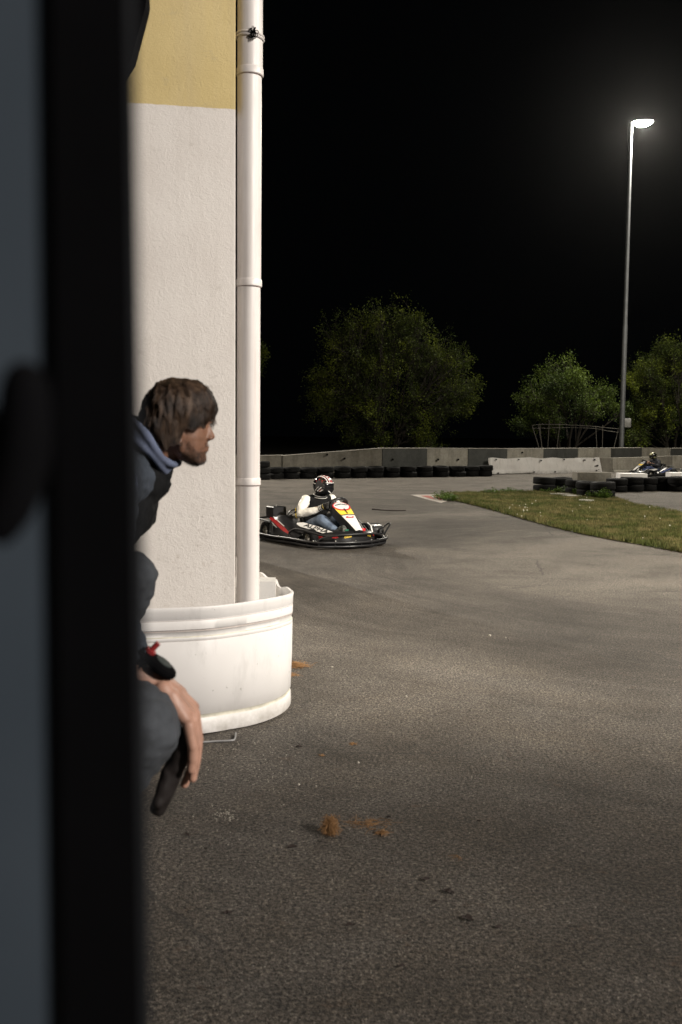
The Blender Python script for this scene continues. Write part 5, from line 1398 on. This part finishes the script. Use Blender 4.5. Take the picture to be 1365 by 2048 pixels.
for i in range(8200):
    side = 1 if q.random() < .72 else -1
    sx = q.uniform(315, 408); sy = interp(sx, [315, 340, 365, 395, 408], [768, 758, 756, 761, 768]) + q.uniform(0, 10)
    r = q.random()
    if r < .45:   # fringe combed forward and down
        ex = q.uniform(376, 436); ey = interp(ex, [376, 400, 420, 430, 437], [853, 856, 853, 840, 820]) + q.uniform(-18, 5)
        cx_, cy_ = max(sx, 395) + q.uniform(0, 24), q.uniform(765, 795)
        cx_ = min(cx_, 432)
    elif r < .75:  # over the ear
        ex = q.uniform(340, 378); ey = interp(ex, [340, 357, 368, 378], [892, 886, 880, 862]) + q.uniform(-18, 6); cx_, cy_ = sx * .5 + ex * .5 + q.uniform(-10, 22), q.uniform(785, 825)
    else:
        ex = q.uniform(284, 345); ey = interp(ex, [284, 299, 322, 345], [850, 876, 890, 892]) + q.uniform(-12, 6); cx_, cy_ = min(sx, ex) + q.uniform(-18, 6), q.uniform(780, 815); cx_ = max(cx_, 290)
        sx = min(sx, 375)
    strand((sx, sy), (cx_, cy_), (ex, ey), side, q.uniform(.0004, .0009), q.uniform(-.002, .006))
# loose hairs at the back outline
for i in range(420):
    a = q.uniform(0, 1); x0 = interp(a, [0, .5, 1], [330, 298, 284]); y0 = interp(a, [0, .5, 1], [762, 785, 835])
    strand((x0 + 8, y0 - 2), (x0 - q.uniform(0, 6), y0 + 12), (x0 - q.uniform(0, 8), y0 + q.uniform(22, 40)), q.choice((1, -1)), .0004, -.03)
st.add(HV, HF)
hs_t = NT('hair_strands')
c_ = hs_t.ramp(hs_t.noise(60, 3, .6, hs_t.mapping((1, 1, .3))), [(.3, (.016, .009, .0055)), (.52, (.046, .027, .016)), (.70, (.105, .066, .041))])
hs_t.set(col=c_, rough=.6, spec=.3)
st.build('hair_strands', hs_t.mat, hair, smooth=True, angle=90)
# beard: short bristles on jaw, chin and lip
BV = []; BF = []; bm = body.data; q = random.Random(2)
inv = at(0, 0, HY)
def to_px(p):
    v = p - Vector((0, 0, H)); z = v.dot(_f); return 682.5 + v.dot(_r2) / z * FPX, 1024 - v.dot(_u2) / z * FPX
bverts = [v for v in bm.vertices if v.co.z > 1.30 and v.co.x > -.49]
for v in bverts:
    # work in the middle plane's own picture coordinates: sideways distance left out
    p = Vector((v.co.x, HY, v.co.z)); x, y = to_px(p); d = abs(v.co.y - HY)
    jaw = interp(y, [880, 900, 915, 935], [372, 374, 366, 362])
    ok = (y > 903 and x > jaw and y < 936) or (884 < y < 892 and x > 405 and d < .026) or (880 < y <= 905 and 366 < x < 384 + (y - 880) * .7) 
    if 895 < y < 903 and x > 411: ok = False
    cheek = 866 < y < 936 and x > 372 and not (895 < y < 903 and x > 411) and x < 417 and d > .016
    if ok: reps = 2 if q.random() < .7 else 1
    elif cheek and q.random() < (y - 862) / 190: reps = 1
    else: continue
    if ok and jaw - 3 < x < jaw + 8 and q.random() < .5: continue
    for _ in range(reps):
        o_ = v.co + Vector((q.uniform(-.0015, .0015),) * 3); n_ = Vector(v.normal); e_ = (n_ * .5 + Vector((.25, 0, -.8))).normalized() * q.uniform(.003, .0065)
        r_ = .00045; k = len(BV); s_ = n_.cross(e_).normalized() * r_
        BV += [o_ - s_, o_ + s_, o_ + e_]; BF.append((k, k + 1, k + 2))
b_ = MB(); b_.add(BV, BF); b_.build('beard', simple('beard_hair', (.028, .017, .010), .6, bump=0), man, smooth=False)

# clothes ------------------------------------------------------------
fleece = simple('slate_fleece', (.046, .058, .076), .92, var=.2, scale=25, bump=.5, bscale=220, bdist=.003)
lining = simple('blue_grey_hood', (.12, .145, .22), .9, var=.2, scale=18, bump=.4, bscale=160, bdist=.002)
vestm = simple('black_vest', (.0055, .006, .0065), .85, spec=.25, var=.3, scale=12, bump=.4, bscale=80, bdist=.003)
trous = simple('dark_grey_trousers', (.050, .056, .064), .92, var=.3, scale=16, bump=.4, bscale=260, bdist=.002)
def fold(p, s=1.0): return s * (.007 * noise.noise(p * 9) + .010 * (abs(noise.noise(Vector((p.x * 17 + p.z * 9, p.y * 14, p.z * 24 - p.x * 8)))) - .25) + .003 * noise.noise(p * 55))
# vest
mb = MB()
mb.cap(hp_(262, 955), hp_(215, 1000), .105, .142); mb.cap(hp_(215, 1000), hp_(160, 1050), .142, .155); mb.cap(hp_(160, 1050), hp_(60, 1180), .155, .17)
mb.cap(hp_(262, 945, .15), hp_(262, 945, -.15), .055, .055)
mb.cap(hp_(312, 945), hp_(337, 969), .036, .011); mb.cap(hp_(300, 960), hp_(328, 976), .04, .02); mb.cap(hp_(290, 985), hp_(306, 1000), .05, .015)
mb.cap(hp_(280, 890), hp_(304, 932), .050, .056); mb.cap(hp_(310, 930), hp_(330, 945), .040, .024); mb.cap(hp_(262, 872), hp_(282, 945), .060, .075)
fuse(mb, 'vest', vestm, man, .006, 3, disp=lambda p: fold(p))
# hood collar: soft rolls round the neck
mb = MB(); e1 = (hp_(341, 930) - hp_(272, 848)).normalized(); e2 = Vector((0, -1, 0)); cc = (hp_(341, 930) + hp_(272, 848)) / 2; up2 = e1.cross(e2)
for r_, tr_, off in ((.079, .0115, 0.0), (.083, .010, .012), (.086, .011, -.012)):
    pts = []
    for k in range(36):
        a = 2 * PI * k / 36; pts.append(cc + e1 * math.cos(a) * r_ * .98 + e2 * math.sin(a) * (r_ + .006) + up2 * (off + .006 * math.sin(a * 3 + off * 90)))
    mb.tube(pts, tr_, 10, closed=True)
fuse(mb, 'hood_collar', lining, man, .004, 3, disp=lambda p: .003 * noise.noise(p * 30))
# sleeves
for s in (1, -1):
    mb = MB(); mb.cap(hp_(258, 952, s * .08), SH[s], .085, .083); mb.cap(SH[s] + Vector((.012, 0, .01)), SH[s].lerp(ELB[s], .4), .083, .086); mb.cap(SH[s].lerp(ELB[s], .4), ELB[s], .084, .066); mb.cap(ELB[s], ELB[s].lerp(WR[s], .82), .064, .046)
    fuse(mb, 'sleeve', fleece, man, .006, 3, disp=lambda p: fold(p, 1.3))
    # armhole piping
    m_ = MB(); cS = SH[s] + Vector((.0, -s * -.035, .0)); pts = []
    for k in range(28):
        a = 2 * PI * k / 28; pts.append(SH[s] + Vector((math.cos(a) * .090, s * .028 - s * .01 * math.cos(a * 2) - (.02 * s), math.sin(a) * .094)))
    m_.tube(pts, .006, 6, closed=True); m_.build('armhole_piping', lining, man)
# trousers
mb = MB(); mb.cap(hips[1], hips[-1], .13, .13)
for s in (1, -1):
    mb.cap(hips[s], KN[s], .125, .099 if s == 1 else .077); k2 = KN[s].lerp(FT[s], .5); mb.cap(KN[s], k2, .096 if s == 1 else .078, .075); mb.cap(k2, KN[s].lerp(FT[s], .92), .075, .062)
fuse(mb, 'trousers', trous, man, .007, 3, disp=lambda p: fold(p, 1.1))
for s in (1, -1):
    m_ = MB(); m_.cap(FT[s] + Vector((-.03, 0, -.05)), FT[s] + Vector((.17, 0, -.075)), .05, .042); m_.cap(FT[s] + Vector((-.02, 0, .0)), FT[s] + Vector((-.02, 0, -.05)), .05, .05); fuse(m_, 'shoe', M['matte'], man, .008, 2)
# hand draped over the near knee: palm, four fingers of unequal length, thumb
HD = 2.11
def k_(px, py, d=0.0): 
    p = at(px, py, HD); return p + Vector((0, -d, 0))
mb = MB()
mb.cap(WR[1], k_(300, 1358), .029, .027); mb.cap(k_(300, 1358), k_(345, 1384), .025, .021)
for d, (kx, ky) in ((.034, (384, 1440)), (.012, (389, 1436)), (-.010, (388, 1430)), (-.031, (383, 1422))):
    mb.cap(k_(330, 1374, d * .55), k_(kx, ky, d), .020, .0135)
mb.cap(k_(345, 1388, .02), k_(372, 1420, .02), .020, .018)
fing = [(.040, [(384, 1440), (389, 1484), (384, 1516), (380, 1540)], (.0125, .0112, .0104, .009)),
        (.014, [(389, 1436), (398, 1486), (394, 1522), (388, 1552)], (.0125, .0112, .0104, .009)),
        (-.012, [(388, 1430), (396, 1482), (385, 1530), (368, 1572)], (.0125, .0112, .010, .009)),
        (-.036, [(383, 1422), (388, 1470), (372, 1520), (352, 1560)], (.0115, .010, .009, .008))]
# the near fingers stay short in view: curled in around the knee
fing[0] = (.042, [(384, 1440), (392, 1482), (392, 1506), (389, 1526)], (.0125, .0115, .0108, .0095))
for d, P4, R4 in fing:
    for i in range(3): mb.cap(k_(*P4[i], d), k_(*P4[i + 1], d + .002), R4[i], R4[i + 1])
mb.cap(k_(318, 1366, -.03), k_(352, 1400, -.062), .018, .0145); mb.cap(k_(352, 1400, -.062), k_(372, 1440, -.072), .0145, .012); mb.cap(k_(372, 1440, -.072), k_(376, 1472, -.07), .012, .010)
HSK = simple('hand_skin', (.44, .25, .18), .5, var=.2, scale=22, bump=.15, bscale=200, bdist=.001); hand = fuse(mb, 'hand', HSK, man, .0028, 3, .5)
NAIL = simple('nail', (.50, .33, .27), .3, bump=0)
for d, P4, R4 in fing: 
    nl = MB(); p = k_(*P4[3], d); nl.ell(p + Vector((.006, 0, .002)), (.004, .006, .008), seg=10, rin=6); nl.build('fingernail', NAIL, hand)
mb = MB(); l_ = WR[-1]; mb.cap(l_, l_ + Vector((.07, 0, -.01)), .03, .038)
for f in range(4):
    b0 = l_ + Vector((.08, .03 - f * .02, -.01)); mb.cap(b0, b0 + Vector((.035, 0, -.012)), .010, .009); mb.cap(b0 + Vector((.035, 0, -.012)), b0 + Vector((.05, 0, -.045 + .004 * f)), .009, .008)
mb.cap(l_ + Vector((.03, -.035, 0)), l_ + Vector((.075, -.06, -.01)), .012, .009)
fuse(mb, 'hand', SKIN_DIM, man, .004, 2)
# dark shape added where the hanging fingers read dark
mb = MB(); gp = [(374, 1468), (364, 1500), (352, 1530), (340, 1565), (328, 1592), (319, 1612)]
for i in range(5): mb.cap(k_(*gp[i], .012), k_(*gp[i + 1], .014), .021 + .002 * math.sin(i * 1.4), .021 + .002 * math.sin((i + 1) * 1.4) - (.005 if i == 4 else 0))
mb.cap(k_(340, 1540, .02), k_(322, 1596, .03), .016, .013); mb.cap(k_(356, 1528, -.02), k_(338, 1590, -.01), .015, .012)
gl = fuse(mb, 'hanging_dark_shape', simple('dark_brown', (.008, .0045, .0035), .7, bump=.4), None, .004, 3, disp=lambda p: .003 * noise.noise(p * 40))
prop(gl, 'dark brown shape hanging from the hand over the knee', 'glove')
# stopwatch with red button
sw = thing('stopwatch', 'black stopwatch with red button worn above the wrist of the hanging hand', 'stopwatch', (0, 0, 0))
a = k_(292, 1310); b = k_(350, 1356); mid = (a + b) / 2; ax_ = (b - a).normalized(); nrm = Vector((ax_.z * -1, 0, ax_.x)); nrm = nrm if nrm.z > 0 else -nrm
Mw = Matrix(((ax_.x, 0, nrm.x, mid.x), (ax_.y, -1, nrm.y, mid.y), (ax_.z, 0, nrm.z, mid.z), (0, 0, 0, 1)))
Lw = (b - a).length / 2
mb = MB(); mb.lathe([(0, -.008), (Lw * .75, -.008), (Lw * .97, -.003), (Lw, .003), (Lw * .9, .009), (Lw * .55, .013), (0, .014)], 32, Mw); mb.build('case', M['matte'], sw)
mb = MB(); mb.lathe([(0, .0155), (Lw * .5, .0145), (Lw * .52, .012)], 24, Mw); mb.build('face', simple('watch_face', (.012, .02, .018), .7, bump=0), sw)
c0 = k_(296, 1312); c1 = k_(302, 1302); c2 = k_(317, 1286)
mb = MB(); mb.tube([c0, c1], .0075, 10); mb.build('stem', M['darkred'], sw)
mb = MB(); d_ = (c2 - c1).normalized(); mb.tube([c1 - d_ * .003, c1 + d_ * .004], .0125, 12); mb.tube([c1, c2], .0062, 12); mb.build('button', simple('red_button', (.26, .018, .018), .6), sw)
pts = [WR[1].lerp(k_(300, 1358), .6) + Vector((math.cos(q_) * .008, math.cos(q_) * .029, math.sin(q_) * .029)) for q_ in [2 * PI * k / 24 for k in range(24)]]
mb = MB(); mb.tube(pts, .004, 6, closed=True, flat=1); mb.build('strap', M['matte'], sw)
# block he sits on, out of sight behind the door
mb = MB(); mb.rbox((0, 0, .42), (.5, .9, .84), .02); o = mb.build('seat_block', M['conc_mid'], angle=30)
o.location = (hipc.x - .22, hipc.y + .15, 0); o['label'] = 'concrete block the man sits on behind the door'; o['category'] = 'block'

# ------------------------------------------------------------------ thin haze added for the halo round the lamp
hz = MB(); hz.box((15, 33, 10.4), (110, 90, 23.8)); hzm = bpy.data.materials.new('lamp_halo_haze'); hzm.use_nodes = True
hn = hzm.node_tree; hn.nodes.remove(hn.nodes['Principled BSDF']); pv = hn.nodes.new('ShaderNodeVolumePrincipled')
pv.inputs['Color'].default_value = (0.9, 0.9, 0.9, 1); pv.inputs['Density'].default_value = 0.00004; pv.inputs['Anisotropy'].default_value = 0.9
hn.links.new(pv.outputs[0], hn.nodes['Material Output'].inputs['Volume'])
ho = hz.build('haze', hzm, smooth=False); prop(ho, kind='stuff')
